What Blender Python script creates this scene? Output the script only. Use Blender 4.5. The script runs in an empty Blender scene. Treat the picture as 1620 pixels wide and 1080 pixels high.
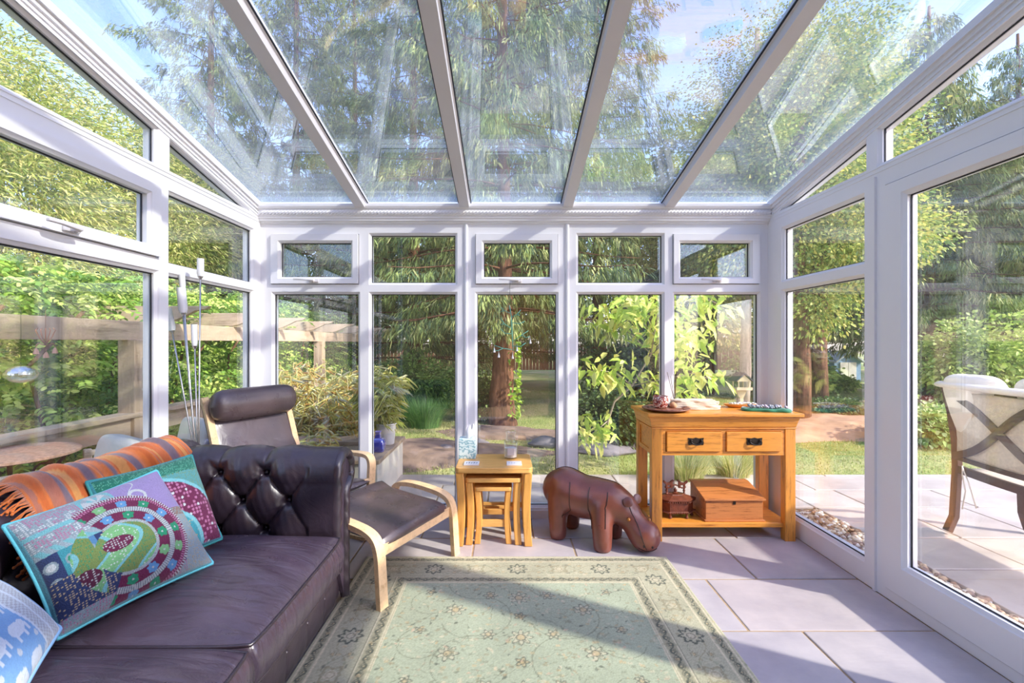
import bpy, bmesh, math, random
import numpy as np
from mathutils import Vector, Matrix, noise as mnoise

PI = math.pi
SC = bpy.context.scene
COL = SC.collection

# ------------------------------------------------------------------ camera
CAMZ, F, VX, VY = 1.265, 720.0, 800.0, 542.0
cam_d = bpy.data.cameras.new('camera'); cam = bpy.data.objects.new('camera', cam_d); COL.objects.link(cam)
cam.location = (0, 0, CAMZ); cam.rotation_euler = (PI/2, 0, 0)
cam_d.sensor_width = 36; cam_d.lens = 16.0
cam_d.shift_x = (810-VX)/1620.0; cam_d.shift_y = (VY-540)/1620.0
cam_d.clip_start = .05; cam_d.clip_end = 400
SC.camera = cam

# ------------------------------------------------------------------ sky, sun, exposure
SUN_TO = Vector((2.0, -1.0, 1.55)).normalized()       # towards the sun: right, slightly behind
world = bpy.data.worlds.new('sky'); SC.world = world; world.use_nodes = True
wn = world.node_tree.nodes; wl = world.node_tree.links
wn.clear()
w_out = wn.new('ShaderNodeOutputWorld'); w_bg = wn.new('ShaderNodeBackground')
w_sky = wn.new('ShaderNodeTexSky'); w_sky.sky_type = 'NISHITA'; w_sky.sun_disc = False
w_sky.sun_elevation = math.asin(SUN_TO.z); w_sky.sun_rotation = math.atan2(SUN_TO.x, SUN_TO.y)
w_sky.air_density = 1.0; w_sky.dust_density = 1.0; w_sky.ozone_density = 1.5
w_hs = wn.new('ShaderNodeMix'); w_hs.data_type = 'RGBA'; w_hs.blend_type = 'MULTIPLY'; w_hs.inputs[0].default_value = 1.0
w_hs.inputs[7].default_value = (0.97, 0.88, 1.06, 1)
w_bg.inputs[1].default_value = 0.37
wl.new(w_sky.outputs[0], w_hs.inputs[6]); wl.new(w_hs.outputs[2], w_bg.inputs[0]); wl.new(w_bg.outputs[0], w_out.inputs[0])
sun_d = bpy.data.lights.new('sun', 'SUN'); sun_d.energy = 3.9; sun_d.angle = math.radians(1.5); sun_d.color = (1.0, .93, .82)
sun = bpy.data.objects.new('sun', sun_d); COL.objects.link(sun)
sun.rotation_euler = (-SUN_TO).to_track_quat('-Z', 'Y').to_euler()
SC.view_settings.view_transform = 'Standard'; SC.view_settings.look = 'None'
SC.view_settings.gamma = 1.0; SC.view_settings.exposure = 0.78; SC.view_settings.use_curve_mapping = False
try:
    SC.cycles.max_bounces = 10; SC.cycles.transparent_max_bounces = 24; SC.cycles.caustics_reflective = False
    SC.cycles.caustics_refractive = False; SC.cycles.sample_clamp_indirect = 6; SC.cycles.use_denoising = True
except Exception:
    pass

# ------------------------------------------------------------------ helpers: colour, nodes, materials
def lin(r, g, b):
    f = lambda c: (c/255/12.92) if c/255 <= .04045 else ((c/255+.055)/1.055)**2.4
    return (f(r), f(g), f(b), 1)

def nmat(name):
    m = bpy.data.materials.new(name); m.use_nodes = True
    return m, m.node_tree.nodes, m.node_tree.links, m.node_tree.nodes['Principled BSDF']

def coords(n, l, scale=(1, 1, 1), kind='Object'):
    tc = n.new('ShaderNodeTexCoord'); mp = n.new('ShaderNodeMapping'); mp.inputs['Scale'].default_value = scale
    l.new(tc.outputs[kind], mp.inputs[0]); return mp.outputs[0]

def noise_tex(n, l, vec, scale, detail=3, rough=.5):
    t = n.new('ShaderNodeTexNoise'); t.inputs['Scale'].default_value = scale; t.inputs['Detail'].default_value = detail
    t.inputs['Roughness'].default_value = rough
    l.new(vec, t.inputs['Vector']); return t.outputs['Fac']

def ramp(n, l, fac, stops, interp='LINEAR'):
    r = n.new('ShaderNodeValToRGB'); e = r.color_ramp.elements; r.color_ramp.interpolation = interp
    while len(e) < len(stops): e.new(.5)
    for el, (p, c) in zip(e, stops): el.position = p; el.color = c
    l.new(fac, r.inputs[0]); return r.outputs[0]

def bump(n, l, p, h, strength, dist=.01):
    b = n.new('ShaderNodeBump'); b.inputs['Strength'].default_value = strength; b.inputs['Distance'].default_value = dist
    l.new(h, b.inputs['Height']); l.new(b.outputs[0], p.inputs['Normal'])

def simple(name, col, rough=.5, metal=0, var=.0, vscale=8, bmp=0, bscale=60, spec=.5, coat=0, stretch=(1, 1, 1), sheen=0):
    m, n, l, p = nmat(name)
    p.inputs['Base Color'].default_value = col; p.inputs['Roughness'].default_value = rough
    p.inputs['Metallic'].default_value = metal; p.inputs['Specular IOR Level'].default_value = spec
    p.inputs['Coat Weight'].default_value = coat
    if sheen: p.inputs['Sheen Weight'].default_value = sheen
    v = coords(n, l, stretch)
    if var:
        f = noise_tex(n, l, v, vscale, 4)
        a = tuple(max(0, c*(1-var)) for c in col[:3])+(1,); b = tuple(min(1, c*(1+var)) for c in col[:3])+(1,)
        l.new(ramp(n, l, f, [(.3, a), (.7, b)]), p.inputs['Base Color'])
    if bmp:
        bump(n, l, p, noise_tex(n, l, v, bscale, 4), bmp, .005)
    return m

def wood(name, dark, light, rough=.4, stretch=(1, 12, 12), scale=5, coat=.15):
    m, n, l, p = nmat(name)
    v = coords(n, l, stretch)
    f = noise_tex(n, l, v, scale, 6, .6)
    f2 = noise_tex(n, l, v, scale*5, 3, .6)
    mx = n.new('ShaderNodeMath'); mx.operation = 'MULTIPLY_ADD'; mx.inputs[1].default_value = .35
    l.new(f2, mx.inputs[0]); l.new(f, mx.inputs[2])
    l.new(ramp(n, l, mx.outputs[0], [(.42, dark), (.62, light), (.8, tuple(min(1, c*1.12) for c in light[:3])+(1,))]), p.inputs['Base Color'])
    p.inputs['Roughness'].default_value = rough; p.inputs['Coat Weight'].default_value = coat
    bump(n, l, p, f2, .12, .002)
    return m

def vcol(name, rough=.7, transl=0.0, var=0, sheen=0, bmp=0, bscale=200, spec=.4, coat=0):
    m, n, l, p = nmat(name)
    a = n.new('ShaderNodeAttribute'); a.attribute_name = 'Col'
    c = a.outputs['Color']
    if var:
        f = noise_tex(n, l, coords(n, l), var, 4)
        r = ramp(n, l, f, [(.3, (.72, .72, .72, 1)), (.7, (1, 1, 1, 1))])
        mx = n.new('ShaderNodeMix'); mx.data_type = 'RGBA'; mx.blend_type = 'MULTIPLY'; mx.inputs[0].default_value = 1
        l.new(c, mx.inputs[6]); l.new(r, mx.inputs[7]); c = mx.outputs[2]
    l.new(c, p.inputs['Base Color']); p.inputs['Roughness'].default_value = rough
    p.inputs['Specular IOR Level'].default_value = spec; p.inputs['Coat Weight'].default_value = coat
    if sheen: p.inputs['Sheen Weight'].default_value = sheen
    if bmp: bump(n, l, p, noise_tex(n, l, coords(n, l), bscale, 2), bmp, .003)
    if transl:
        t = n.new('ShaderNodeBsdfTranslucent'); l.new(c, t.inputs[0])
        ms = n.new('ShaderNodeMixShader'); ms.inputs[0].default_value = transl
        l.new(p.outputs[0], ms.inputs[1]); l.new(t.outputs[0], ms.inputs[2])
        l.new(ms.outputs[0], n['Material Output'].inputs[0])
    return m

def glass(name, f0, tint=(1, 1, 1, 1), milk=0.0, power=5, streak=False, rough=0.0, gc=(1, 1, 1, 1)):
    m, n, l, p = nmat(name); n.remove(p)
    tr = n.new('ShaderNodeBsdfTransparent'); tr.inputs[0].default_value = tint
    gl = n.new('ShaderNodeBsdfGlossy'); gl.inputs['Roughness'].default_value = rough; gl.inputs[0].default_value = gc
    lw = n.new('ShaderNodeLayerWeight'); lw.inputs[0].default_value = .5
    pw = n.new('ShaderNodeMath'); pw.operation = 'POWER'; pw.inputs[1].default_value = power; l.new(lw.outputs['Facing'], pw.inputs[0])
    ma = n.new('ShaderNodeMath'); ma.operation = 'MULTIPLY_ADD'; ma.inputs[1].default_value = 1-f0; ma.inputs[2].default_value = f0
    l.new(pw.outputs[0], ma.inputs[0])
    mx = n.new('ShaderNodeMixShader'); l.new(ma.outputs[0], mx.inputs[0]); l.new(tr.outputs[0], mx.inputs[1]); l.new(gl.outputs[0], mx.inputs[2])
    out = mx.outputs[0]
    if milk:
        df = n.new('ShaderNodeBsdfDiffuse'); df.inputs[0].default_value = (.8, .84, .88, 1)
        tl = n.new('ShaderNodeBsdfTranslucent'); tl.inputs[0].default_value = (.8, .84, .88, 1)
        dm = n.new('ShaderNodeMixShader'); dm.inputs[0].default_value = .6; l.new(df.outputs[0], dm.inputs[1]); l.new(tl.outputs[0], dm.inputs[2])
        m2 = n.new('ShaderNodeMixShader')
        if streak:
            f = noise_tex(n, l, coords(n, l, (1, 1, 1)), 3.5, 8, .7)
            mr = n.new('ShaderNodeMapRange'); mr.inputs[1].default_value = .35; mr.inputs[2].default_value = .75
            mr.inputs[3].default_value = milk*.5; mr.inputs[4].default_value = milk*2.2
            l.new(f, mr.inputs[0]); l.new(mr.outputs[0], m2.inputs[0])
        else:
            m2.inputs[0].default_value = milk
        l.new(out, m2.inputs[1]); l.new(dm.outputs[0], m2.inputs[2]); out = m2.outputs[0]
    l.new(out, n['Material Output'].inputs[0])
    return m

# ------------------------------------------------------------------ helpers: mesh building
class MB:
    def __init__(s): s.v = []; s.f = []; s.c = []
    def add(s, vs, fs, col=None):
        o = len(s.v); s.v += [tuple(map(float, p)) for p in vs]; s.f += [tuple(i+o for i in f) for f in fs]
        if col is not None: s.c += [col]*len(vs)
        return s
    def box(s, x0, x1, y0, y1, z0, z1, M=None, col=None):
        vs = [(x, y, z) for z in (z0, z1) for (x, y) in ((x0, y0), (x1, y0), (x1, y1), (x0, y1))]
        if M is not None: vs = [M @ Vector(p) for p in vs]
        return s.add(vs, [(3, 2, 1, 0), (4, 5, 6, 7), (0, 1, 5, 4), (1, 2, 6, 5), (2, 3, 7, 6), (3, 0, 4, 7)], col)
    def bar(s, a, b, w, h, up=(0, 0, 1), col=None):
        a = Vector(a); b = Vector(b); d = (b-a).normalized(); up = Vector(up)
        sx = d.cross(up)
        if sx.length < 1e-4: sx = d.cross(Vector((1, 0, 0)))
        sx.normalize(); sz = sx.cross(d)
        vs = [p+sx*(i*w/2)+sz*(j*h/2) for p in (a, b) for (i, j) in ((-1, -1), (1, -1), (1, 1), (-1, 1))]
        return s.add(vs, [(3, 2, 1, 0), (4, 5, 6, 7), (0, 1, 5, 4), (1, 2, 6, 5), (2, 3, 7, 6), (3, 0, 4, 7)], col)
    def sweep(s, pts, section, up=(0, 0, 1), closed=False, caps=True, scale=None, col=None):
        """section: list of (a,b) offsets in the local side/up frame"""
        pts = [Vector(p) for p in pts]; n = len(pts); k = len(section); vs = []
        prev = None
        for i, p in enumerate(pts):
            if closed: d = pts[(i+1) % n]-pts[i-1]
            else: d = pts[min(i+1, n-1)]-pts[max(i-1, 0)]
            d.normalize(); sx = d.cross(Vector(up))
            if sx.length < 1e-3: sx = prev.copy() if prev else d.cross(Vector((0, 1, 0)))
            sx.normalize()
            if prev is not None and sx.dot(prev) < 0: sx = -sx
            prev = sx; sz = sx.cross(d)
            q = scale[i] if scale else 1
            vs += [p+sx*a*q+sz*b*q for a, b in section]
        fs = []
        for i in range(n if closed else n-1):
            for j in range(k):
                a = i*k+j; b = i*k+(j+1) % k; c = ((i+1) % n)*k+(j+1) % k; d = ((i+1) % n)*k+j
                fs.append((a, b, c, d))
        if not closed and caps: fs += [tuple(range(k))[::-1], tuple(range((n-1)*k, n*k))]
        return s.add(vs, fs, col)
    def tube(s, pts, r, n=8, up=(0, 0, 1), closed=False, scale=None, col=None):
        return s.sweep(pts, [(r*math.cos(2*PI*i/n), r*math.sin(2*PI*i/n)) for i in range(n)], up, closed, True, scale, col)
    def lathe(s, prof, n=24, c=(0, 0, 0), col=None, M=None):
        vs = []; fs = []; k = len(prof)
        for i in range(n):
            a = 2*PI*i/n
            vs += [Vector((r*math.cos(a), r*math.sin(a), z)) for r, z in prof]
        if M is not None: vs = [M @ p for p in vs]
        vs = [p+Vector(c) for p in vs]
        for i in range(n):
            for j in range(k-1):
                a = i*k+j; b = ((i+1) % n)*k+j; fs.append((a, b, b+1, a+1))
        if prof[0][0] > 1e-5: fs.append(tuple(i*k for i in range(n))[::-1])
        if prof[-1][0] > 1e-5: fs.append(tuple(i*k+k-1 for i in range(n)))
        return s.add(vs, fs, col)
    def prism(s, poly, a, b, axis='y', M=None, col=None):
        """poly 2-D outline extruded from a to b; axis y: poly=(x,z); x: poly=(y,z); z: poly=(x,y)"""
        def P(u, v, w): return {'y': (u, w, v), 'x': (w, u, v), 'z': (u, v, w)}[axis]
        n = len(poly); vs = [P(u, v, a) for u, v in poly]+[P(u, v, b) for u, v in poly]
        if M is not None: vs = [M @ Vector(p) for p in vs]
        fs = [tuple(range(n))[::-1], tuple(range(n, 2*n))]+[(i, (i+1) % n, n+(i+1) % n, n+i) for i in range(n)]
        return s.add(vs, fs, col)
    def ball(s, c, r, n=12, m=8, col=None, M=None):
        if not hasattr(r, '__len__'): r = (r, r, r)
        vs = [Vector((0, 0, r[2]))]
        for j in range(1, m):
            t = PI*j/m
            vs += [Vector((r[0]*math.sin(t)*math.cos(2*PI*i/n), r[1]*math.sin(t)*math.sin(2*PI*i/n), r[2]*math.cos(t))) for i in range(n)]
        vs.append(Vector((0, 0, -r[2])))
        if M is not None: vs = [M @ p for p in vs]
        vs = [p+Vector(c) for p in vs]
        fs = [(0, 1+i, 1+(i+1) % n) for i in range(n)]
        for j in range(m-2):
            for i in range(n):
                a = 1+j*n+i; b = 1+j*n+(i+1) % n; fs.append((a, a+n, b+n, b))
        e = 1+(m-1)*n; fs += [(e, 1+(m-2)*n+(i+1) % n, 1+(m-2)*n+i) for i in range(n)]
        return s.add(vs, fs, col)
    def surf(s, P, nu, nv, closeu=False, closev=False):
        """P(i,j) -> point"""
        vs = [P(i, j) for i in range(nu) for j in range(nv)]; fs = []
        for i in range(nu if closeu else nu-1):
            for j in range(nv if closev else nv-1):
                a = i*nv+j; b = ((i+1) % nu)*nv+j; c = ((i+1) % nu)*nv+(j+1) % nv; d = i*nv+(j+1) % nv
                fs.append((a, b, c, d))
        return s.add(vs, fs)
    def build(s, name, mat, parent=None, smooth=None, bev=0, seg=2, world=True, sub=0, fix=True):
        me = bpy.data.meshes.new(name)
        off = Vector((0, 0, 0))
        if parent is not None and world:
            p = parent
            while p is not None: off = off+p.location; p = p.parent
        me.from_pydata([(a-off.x, b-off.y, c-off.z) for a, b, c in s.v], [], s.f)
        if s.c and len(s.c) == len(s.v):
            at = me.color_attributes.new('Col', 'FLOAT_COLOR', 'POINT')
            at.data.foreach_set('color', np.array([tuple(c[:3])+(1,) for c in s.c], dtype=np.float32).ravel())
        if fix:
            bm = bmesh.new(); bm.from_mesh(me); bmesh.ops.recalc_face_normals(bm, faces=bm.faces); bm.to_mesh(me); bm.free()
        o = bpy.data.objects.new(name, me); COL.objects.link(o); me.materials.append(mat)
        if parent is not None: o.parent = parent
        if smooth is not None:
            for p in me.polygons: p.use_smooth = True
            if smooth < 180: me.set_sharp_from_angle(angle=math.radians(smooth))
        if bev:
            b = o.modifiers.new('bevel', 'BEVEL'); b.width = bev; b.segments = seg; b.limit_method = 'ANGLE'; b.angle_limit = math.radians(40)
        if sub:
            b = o.modifiers.new('sub', 'SUBSURF'); b.levels = sub; b.render_levels = sub
        return o

def npmesh(name, V, Fq, mat, parent=None, colors=None, smooth=False, loc=None):
    """fast mesh: V (n,3), Fq (m,4) or (m,3)"""
    V = np.asarray(V, dtype=np.float32); Fq = np.asarray(Fq, dtype=np.int32); k = Fq.shape[1]
    me = bpy.data.meshes.new(name); me.vertices.add(len(V)); me.vertices.foreach_set('co', V.ravel())
    me.loops.add(Fq.size); me.loops.foreach_set('vertex_index', Fq.ravel())
    me.polygons.add(len(Fq)); me.polygons.foreach_set('loop_start', np.arange(0, Fq.size, k, dtype=np.int32))
    try: me.polygons.foreach_set('loop_total', np.full(len(Fq), k, dtype=np.int32))
    except Exception: pass
    me.update(calc_edges=True)
    if smooth: me.polygons.foreach_set('use_smooth', np.ones(len(Fq), dtype=bool))
    if colors is not None:
        at = me.color_attributes.new('Col', 'FLOAT_COLOR', 'POINT')
        C = np.ones((len(V), 4), dtype=np.float32); C[:, :3] = colors
        at.data.foreach_set('color', C.ravel())
    me.materials.append(mat)
    o = bpy.data.objects.new(name, me); COL.objects.link(o)
    if parent is not None: o.parent = parent
    if loc is not None: o.location = loc
    return o

def tag(o, label=None, cat=None, group=None, kind=None):
    if label: o['label'] = label
    if cat: o['category'] = cat
    if group: o['group'] = group
    if kind: o['kind'] = kind
    return o

def thing(name, label, cat, loc=(0, 0, 0), rz=0, group=None):
    o = bpy.data.objects.new(name, None); COL.objects.link(o); o.empty_display_size = .05
    o.location = loc; o.rotation_euler = (0, 0, rz)
    return tag(o, label, cat, group)

def dup(root, loc, rz=None, label=None, scale=None, group=None):
    def cp(o, par):
        c = o.copy(); COL.objects.link(c); c.parent = par
        for ch in [q for q in bpy.data.objects if q.parent is o]: cp(ch, c)
        return c
    r = cp(root, None); r.location = loc
    if rz is not None: r.rotation_euler = (0, 0, rz)
    if scale is not None: r.scale = scale if hasattr(scale, '__len__') else (scale,)*3
    if label: r['label'] = label
    if group: r['group'] = group
    return r

def at(px, py, y):            # pixel + depth -> world (survey of the photograph)
    return Vector(((px-VX)*y/F, y, CAMZ-(py-VY)*y/F))
def gnd(px, py, z=0.0):
    y = (CAMZ-z)*F/(py-VY); return Vector(((px-VX)*y/F, y, z))

# ------------------------------------------------------------------ materials
M_pvc = simple('white_upvc', lin(238, 238, 240), .32, var=.02, vscale=3, spec=.5)
M_alu = simple('white_aluminium', lin(222, 220, 222), .4, spec=.5, var=.02, vscale=3)
M_gasket = simple('black_gasket', (.012, .014, .022, 1), .5)
M_glass = glass('window_glass', .085, (.975, .99, .985, 1), milk=.006, power=4.2)
M_roofglass = glass('roof_glass', .15, (.95, .98, .99, 1), milk=.055, power=3.2, streak=True, gc=(.86, .95, 1, 1))
M_cleaglass = glass('clear_glass', .06, (.97, .98, .98, 1), power=3.5)
M_frost = simple('frosted_glass', (.86, .88, .9, 1), .35, spec=.6)
M_oak = wood('golden_oak', lin(150, 80, 24), lin(222, 148, 60), .35, (1.2, 14, 14))
M_oakz = wood('golden_oak_upright', lin(150, 80, 24), lin(222, 148, 60), .35, (14, 14, 1.2))
M_oakl = wood('light_oak', lin(190, 132, 60), lin(226, 172, 98), .38, (1.2, 14, 14))
M_oaklz = wood('light_oak_upright', lin(186, 122, 48), lin(224, 164, 84), .38, (14, 14, 1.2))
M_birch = wood('bent_birch', lin(214, 170, 118), lin(240, 204, 156), .4, (6, 6, 6))
M_pine = wood('red_pine', lin(110, 52, 24), lin(192, 122, 68), .4, (1.2, 12, 12))
M_carved = simple('carved_rosewood', lin(112, 58, 38), .45, var=.3, vscale=40, bmp=.4, bscale=120)
M_timber = wood('weathered_timber', lin(150, 124, 100), lin(196, 172, 146), .8, (8, 1, 8), 3, 0)
M_timberx = wood('weathered_timber_x', lin(150, 124, 100), lin(200, 176, 150), .8, (1, 8, 8), 3, 0)
M_timberz = wood('weathered_timber_z', lin(140, 112, 88), lin(190, 164, 136), .8, (8, 8, 1), 3, 0)
M_steel = simple('brushed_steel', (.55, .55, .55, 1), .25, metal=1)
M_black = simple('black_iron', (.02, .018, .018, 1), .45, metal=.6)
M_bronze = simple('dark_bronze', (.05, .04, .032, 1), .4, metal=.8, bmp=.2)

def leather(name, c, rough=.33, wr=.35, ws=9, wst=(1, 1, 1)):
    m, n, l, p = nmat(name)
    v = coords(n, l)
    f = noise_tex(n, l, v, 5, 5, .6)
    a = tuple(x*.75 for x in c[:3])+(1,); b = tuple(min(1, x*1.35) for x in c[:3])+(1,)
    l.new(ramp(n, l, f, [(.3, a), (.7, b)]), p.inputs['Base Color'])
    rr = ramp(n, l, noise_tex(n, l, v, 14, 4), [(.3, (rough*.85,)*3+(1,)), (.7, (rough*1.25,)*3+(1,))])
    l.new(rr, p.inputs['Roughness'])
    g = noise_tex(n, l, v, 420, 2)
    w = n.new('ShaderNodeTexNoise'); w.inputs['Scale'].default_value = ws; w.inputs['Detail'].default_value = 6; w.inputs['Distortion'].default_value = 1.2
    l.new(coords(n, l, wst), w.inputs['Vector'])
    b1 = n.new('ShaderNodeBump'); b1.inputs['Strength'].default_value = .12; b1.inputs['Distance'].default_value = .001; l.new(g, b1.inputs['Height'])
    b2 = n.new('ShaderNodeBump'); b2.inputs['Strength'].default_value = wr; b2.inputs['Distance'].default_value = .012; l.new(w.outputs['Fac'], b2.inputs['Height'])
    l.new(b1.outputs[0], b2.inputs['Normal']); l.new(b2.outputs[0], p.inputs['Normal'])
    p.inputs['Specular IOR Level'].default_value = .85
    return m
M_sofa = leather('aubergine_leather', lin(46, 36, 46), .33)
M_sofaseat = leather('aubergine_seat_leather', lin(68, 56, 70), .30, .8, 5, (1.0, 3.5, 1))
M_chair = leather('brown_chair_leather', lin(84, 70, 72), .30, .35, 8)
M_hippo = leather('tan_brown_leather', lin(118, 64, 50), .32, .12, 5)
M_leaf = vcol('leaf', .55, .35, spec=.35)
M_needle = vcol('needles', .65, .2, spec=.3)
M_bark = simple('bark', lin(112, 80, 60), .9, var=.6, vscale=7, bmp=1, bscale=14, stretch=(3, 3, .6), spec=.2)
M_barkpale = simple('pale_bark', lin(168, 154, 136), .9, var=.3, vscale=9, bmp=.8, bscale=14, stretch=(3, 3, .6), spec=.2)
# ================================================================== ROOM SHELL
XL, XR, D = -1.765, 1.89, 3.28
SLOPE = .205
def rz_(y): return 2.168+SLOPE*(3.17-y)           # top of the gable glass
YH = -1.15                                        # house wall behind

class Wall:
    """wall-plane frame: u along, z up, w outward depth"""
    def __init__(s, O, U, W): s.O = Vector(O); s.U = Vector(U); s.W = Vector(W)
    def P(s, u, z, w): return s.O+s.U*u+s.W*w+Vector((0, 0, z))
WB = Wall((0, D, 0), (1, 0, 0), (0, 1, 0))
WL = Wall((XL, 0, 0), (0, 1, 0), (-1, 0, 0))
WR = Wall((XR, 0, 0), (0, 1, 0), (1, 0, 0))

def offset(poly, d):
    """grow a convex CCW polygon by d"""
    n = len(poly); out = []
    for i in range(n):
        p0 = Vector(poly[i-1]); p1 = Vector(poly[i]); p2 = Vector(poly[(i+1) % n])
        e1 = (p1-p0).normalized(); e2 = (p2-p1).normalized()
        n1 = Vector((e1.y, -e1.x)); n2 = Vector((e2.y, -e2.x))
        b = (n1+n2); k = d/max(.15, (1+n1.dot(n2)))
        out.append(tuple(p1+b*k))
    return out

def rings(mb, W, loops):
    """loops: list of (poly, w) joined in a band"""
    n = len(loops[0][0])
    vs = [W.P(u, z, w) for poly, w in loops for (u, z) in poly]; fs = []
    for k in range(len(loops)-1):
        for i in range(n):
            j = (i+1) % n; fs.append((k*n+i, k*n+j, (k+1)*n+j, (k+1)*n+i))
    mb.add(vs, fs)

TH = .07
def cell(fr, gk, W, outer, inner, w0=0.0, bead=.016, glass_w=.032, th=TH):
    o2 = offset(inner, bead)
    rings(fr, W, [(outer, th), (outer, w0), (o2, w0), (offset(inner, bead*.75), w0+.006), (inner, w0+.016), (inner, th), (outer, th)])
    rings(gk, W, [(inner, glass_w-.006), (offset(inner, -.005), glass_w-.006), (offset(inner, -.005), glass_w)])
def rect(u0, u1, z0, z1): return [(u0, z0), (u1, z0), (u1, z1), (u0, z1)]
def pane(W, poly, parent, w=.032, t=.012, mat=None, name='glass_pane'):
    mb = MB(); p = offset(poly, .004); n = len(p)
    vs = [W.P(u, z, w) for u, z in p]+[W.P(u, z, w+t) for u, z in p]
    mb.add(vs, [tuple(range(n)), tuple(range(n, 2*n))[::-1]]+[(i, (i+1) % n, n+(i+1) % n, n+i) for i in range(n)])
    return mb.build(name, mat or M_glass, parent, world=True)

def handle(W, u, z, parent, w=-.02, L=.16, side=1):
    mb = MB()
    mb.prism([(0, 0)]*0 or [(-.022, -.013), (.022, -.013), (.022, .013), (-.022, .013)], 0, 1, 'z') if False else None
    def B(u0, u1, z0, z1, w0, w1):
        vs = [W.P(a, b, c) for c in (w0, w1) for (a, b) in ((u0, z0), (u1, z0), (u1, z1), (u0, z1))]
        mb.add(vs, [(3, 2, 1, 0), (4, 5, 6, 7), (0, 1, 5, 4), (1, 2, 6, 5), (2, 3, 7, 6), (3, 0, 4, 7)])
    B(u-.035, u+.035, z-.012, z+.012, w-.010, w)
    B(u-.012, u+.012, z-.011, z+.011, w-.036, w-.010)
    pts = [(u+.012*side, z, w-.034), (u-.03*side, z+.001, w-.040), (u-.08*side, z+.004, w-.044), (u-L*.8*side, z+.006, w-.038)]
    mb.sweep([W.P(*p) for p in pts], [(-.009, -.006), (.009, -.006), (.009, .006), (-.009, .006)])
    o = mb.build('handle', M_alu, parent, 40, bev=.003)
    k = MB(); q = W.P(u+.004*side, z-.012, w-.02)
    k.ball(q, .005, 8, 6); ko = k.build('lock_button', M_steel, o, 180)
    return o

winN = [0]
def window(W, cells, vents=(), label=None, joint=None):
    """cells: (outer, inner); vents: (outer, sash_outer, glass)"""
    winN[0] += 1
    fr = MB(); gk = MB()
    for o, i in cells: cell(fr, gk, W, o, i)
    for o, so, gl in vents:
        cell(fr, gk, W, o, offset(so, .001), bead=.004)
    f = fr.build('window_%d' % winN[0], M_pvc, None, smooth=None, fix=True)
    tag(f, label, None, None, 'structure')
    gk.build('gasket', M_gasket, f)
    for o, i in cells: pane(W, i, f)
    for o, so, gl in vents:
        s = MB(); g2 = MB()
        cell(s, g2, W, so, gl, w0=-.018, bead=.014, glass_w=.028, th=.05)
        sash = s.build('sash', M_pvc, f); g2.build('sash_gasket', M_gasket, sash)
        pane(W, gl, sash, w=.026)
        uc = (so[0][0]+so[1][0])/2
        handle(W, uc+(.0), so[0][1]+.02, sash, side=1)
    return f

bx = lambda px: (px-VX)/219.5
ZB, ZT1, ZT2, ZT, ZH, ZTM = .09, 1.616, 1.698, 2.04, 2.12, 1.657
# back wall: three coupled units
def bcells(pa, pb, ga, gb, ventpx=None):
    a, b = bx(pa), bx(pb); lo = (rect(a, b, 0, ZTM), rect(bx(ga), bx(gb), ZB, ZT1))
    up_o = rect(a, b, ZTM, ZH)
    if ventpx:
        s0, s1, g0, g1 = ventpx
        return [lo], [(up_o, rect(bx(s0), bx(s1), 1.690, 2.044), rect(bx(g0), bx(g1), 1.738, 1.985))]
    return [lo, (up_o, rect(bx(ga), bx(gb), ZT2, ZT))], []
cA, vA = bcells(412.6, 576.5, 433, 566, (430, 567, 444, 556)); cB, vB = bcells(576.5, 737.5, 587, 720)
window(WB, cA+cB, vA+vB, 'white double window with top vent behind the dark leather armchair')
cC, vC = bcells(737.5, 897.5, 755, 880, (753, 882, 765.5, 870))
window(WB, cC, vC, 'narrow white window with top vent behind the nest of tables')
cE, vE = bcells(897.5, 1058, 915, 1048); cF, vF = bcells(1058, 1215, 1068, 1200, (1065, 1200, 1076, 1186))
window(WB, cE+cF, vE+vF, 'white double window with top vent behind the oak console table')
# left wall bays
def bay(W, y0, y1, g0, g1, z1, zm1, zm2, vent, label, zb=ZB):
    ztm = (zm1+zm2)/2
    lo = (rect(y0, y1, 0, ztm), rect(g0, g1, zb, zm1))
    up = rect(y0, y1, ztm, 2.112)
    if vent: return window(W, [lo], [(up, rect(g0-.012, g1+.008, 1.700, 2.06), rect(g0+.055, g1-.065, 1.753, 1.998))], label)
    return window(W, [lo, (up, rect(g0, g1, zm2, z1))], (), label)
bay(WL, 2.35, D, 2.398, 3.177, 2.048, 1.617, 1.686, False, 'tall white side window in the left corner beside the armchair')
bay(WL, 1.30, 2.35, 1.35, 2.302, 2.048, 1.617, 1.686, True, 'wide white side window with top vent behind the sofa')
bay(WL, .20, 1.30, .25, 1.252, 2.048, 1.617, 1.686, False, 'white side window beside the near end of the sofa')
bay(WL, YH, .20, YH+.05, .152, 2.048, 1.617, 1.686, False, 'white side window nearest the house wall')
bay(WR, 2.34, D, 2.413, 3.107, 2.04, 1.613, 1.696, False, 'tall white side window in the right corner beside the console table', zb=.125)
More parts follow.
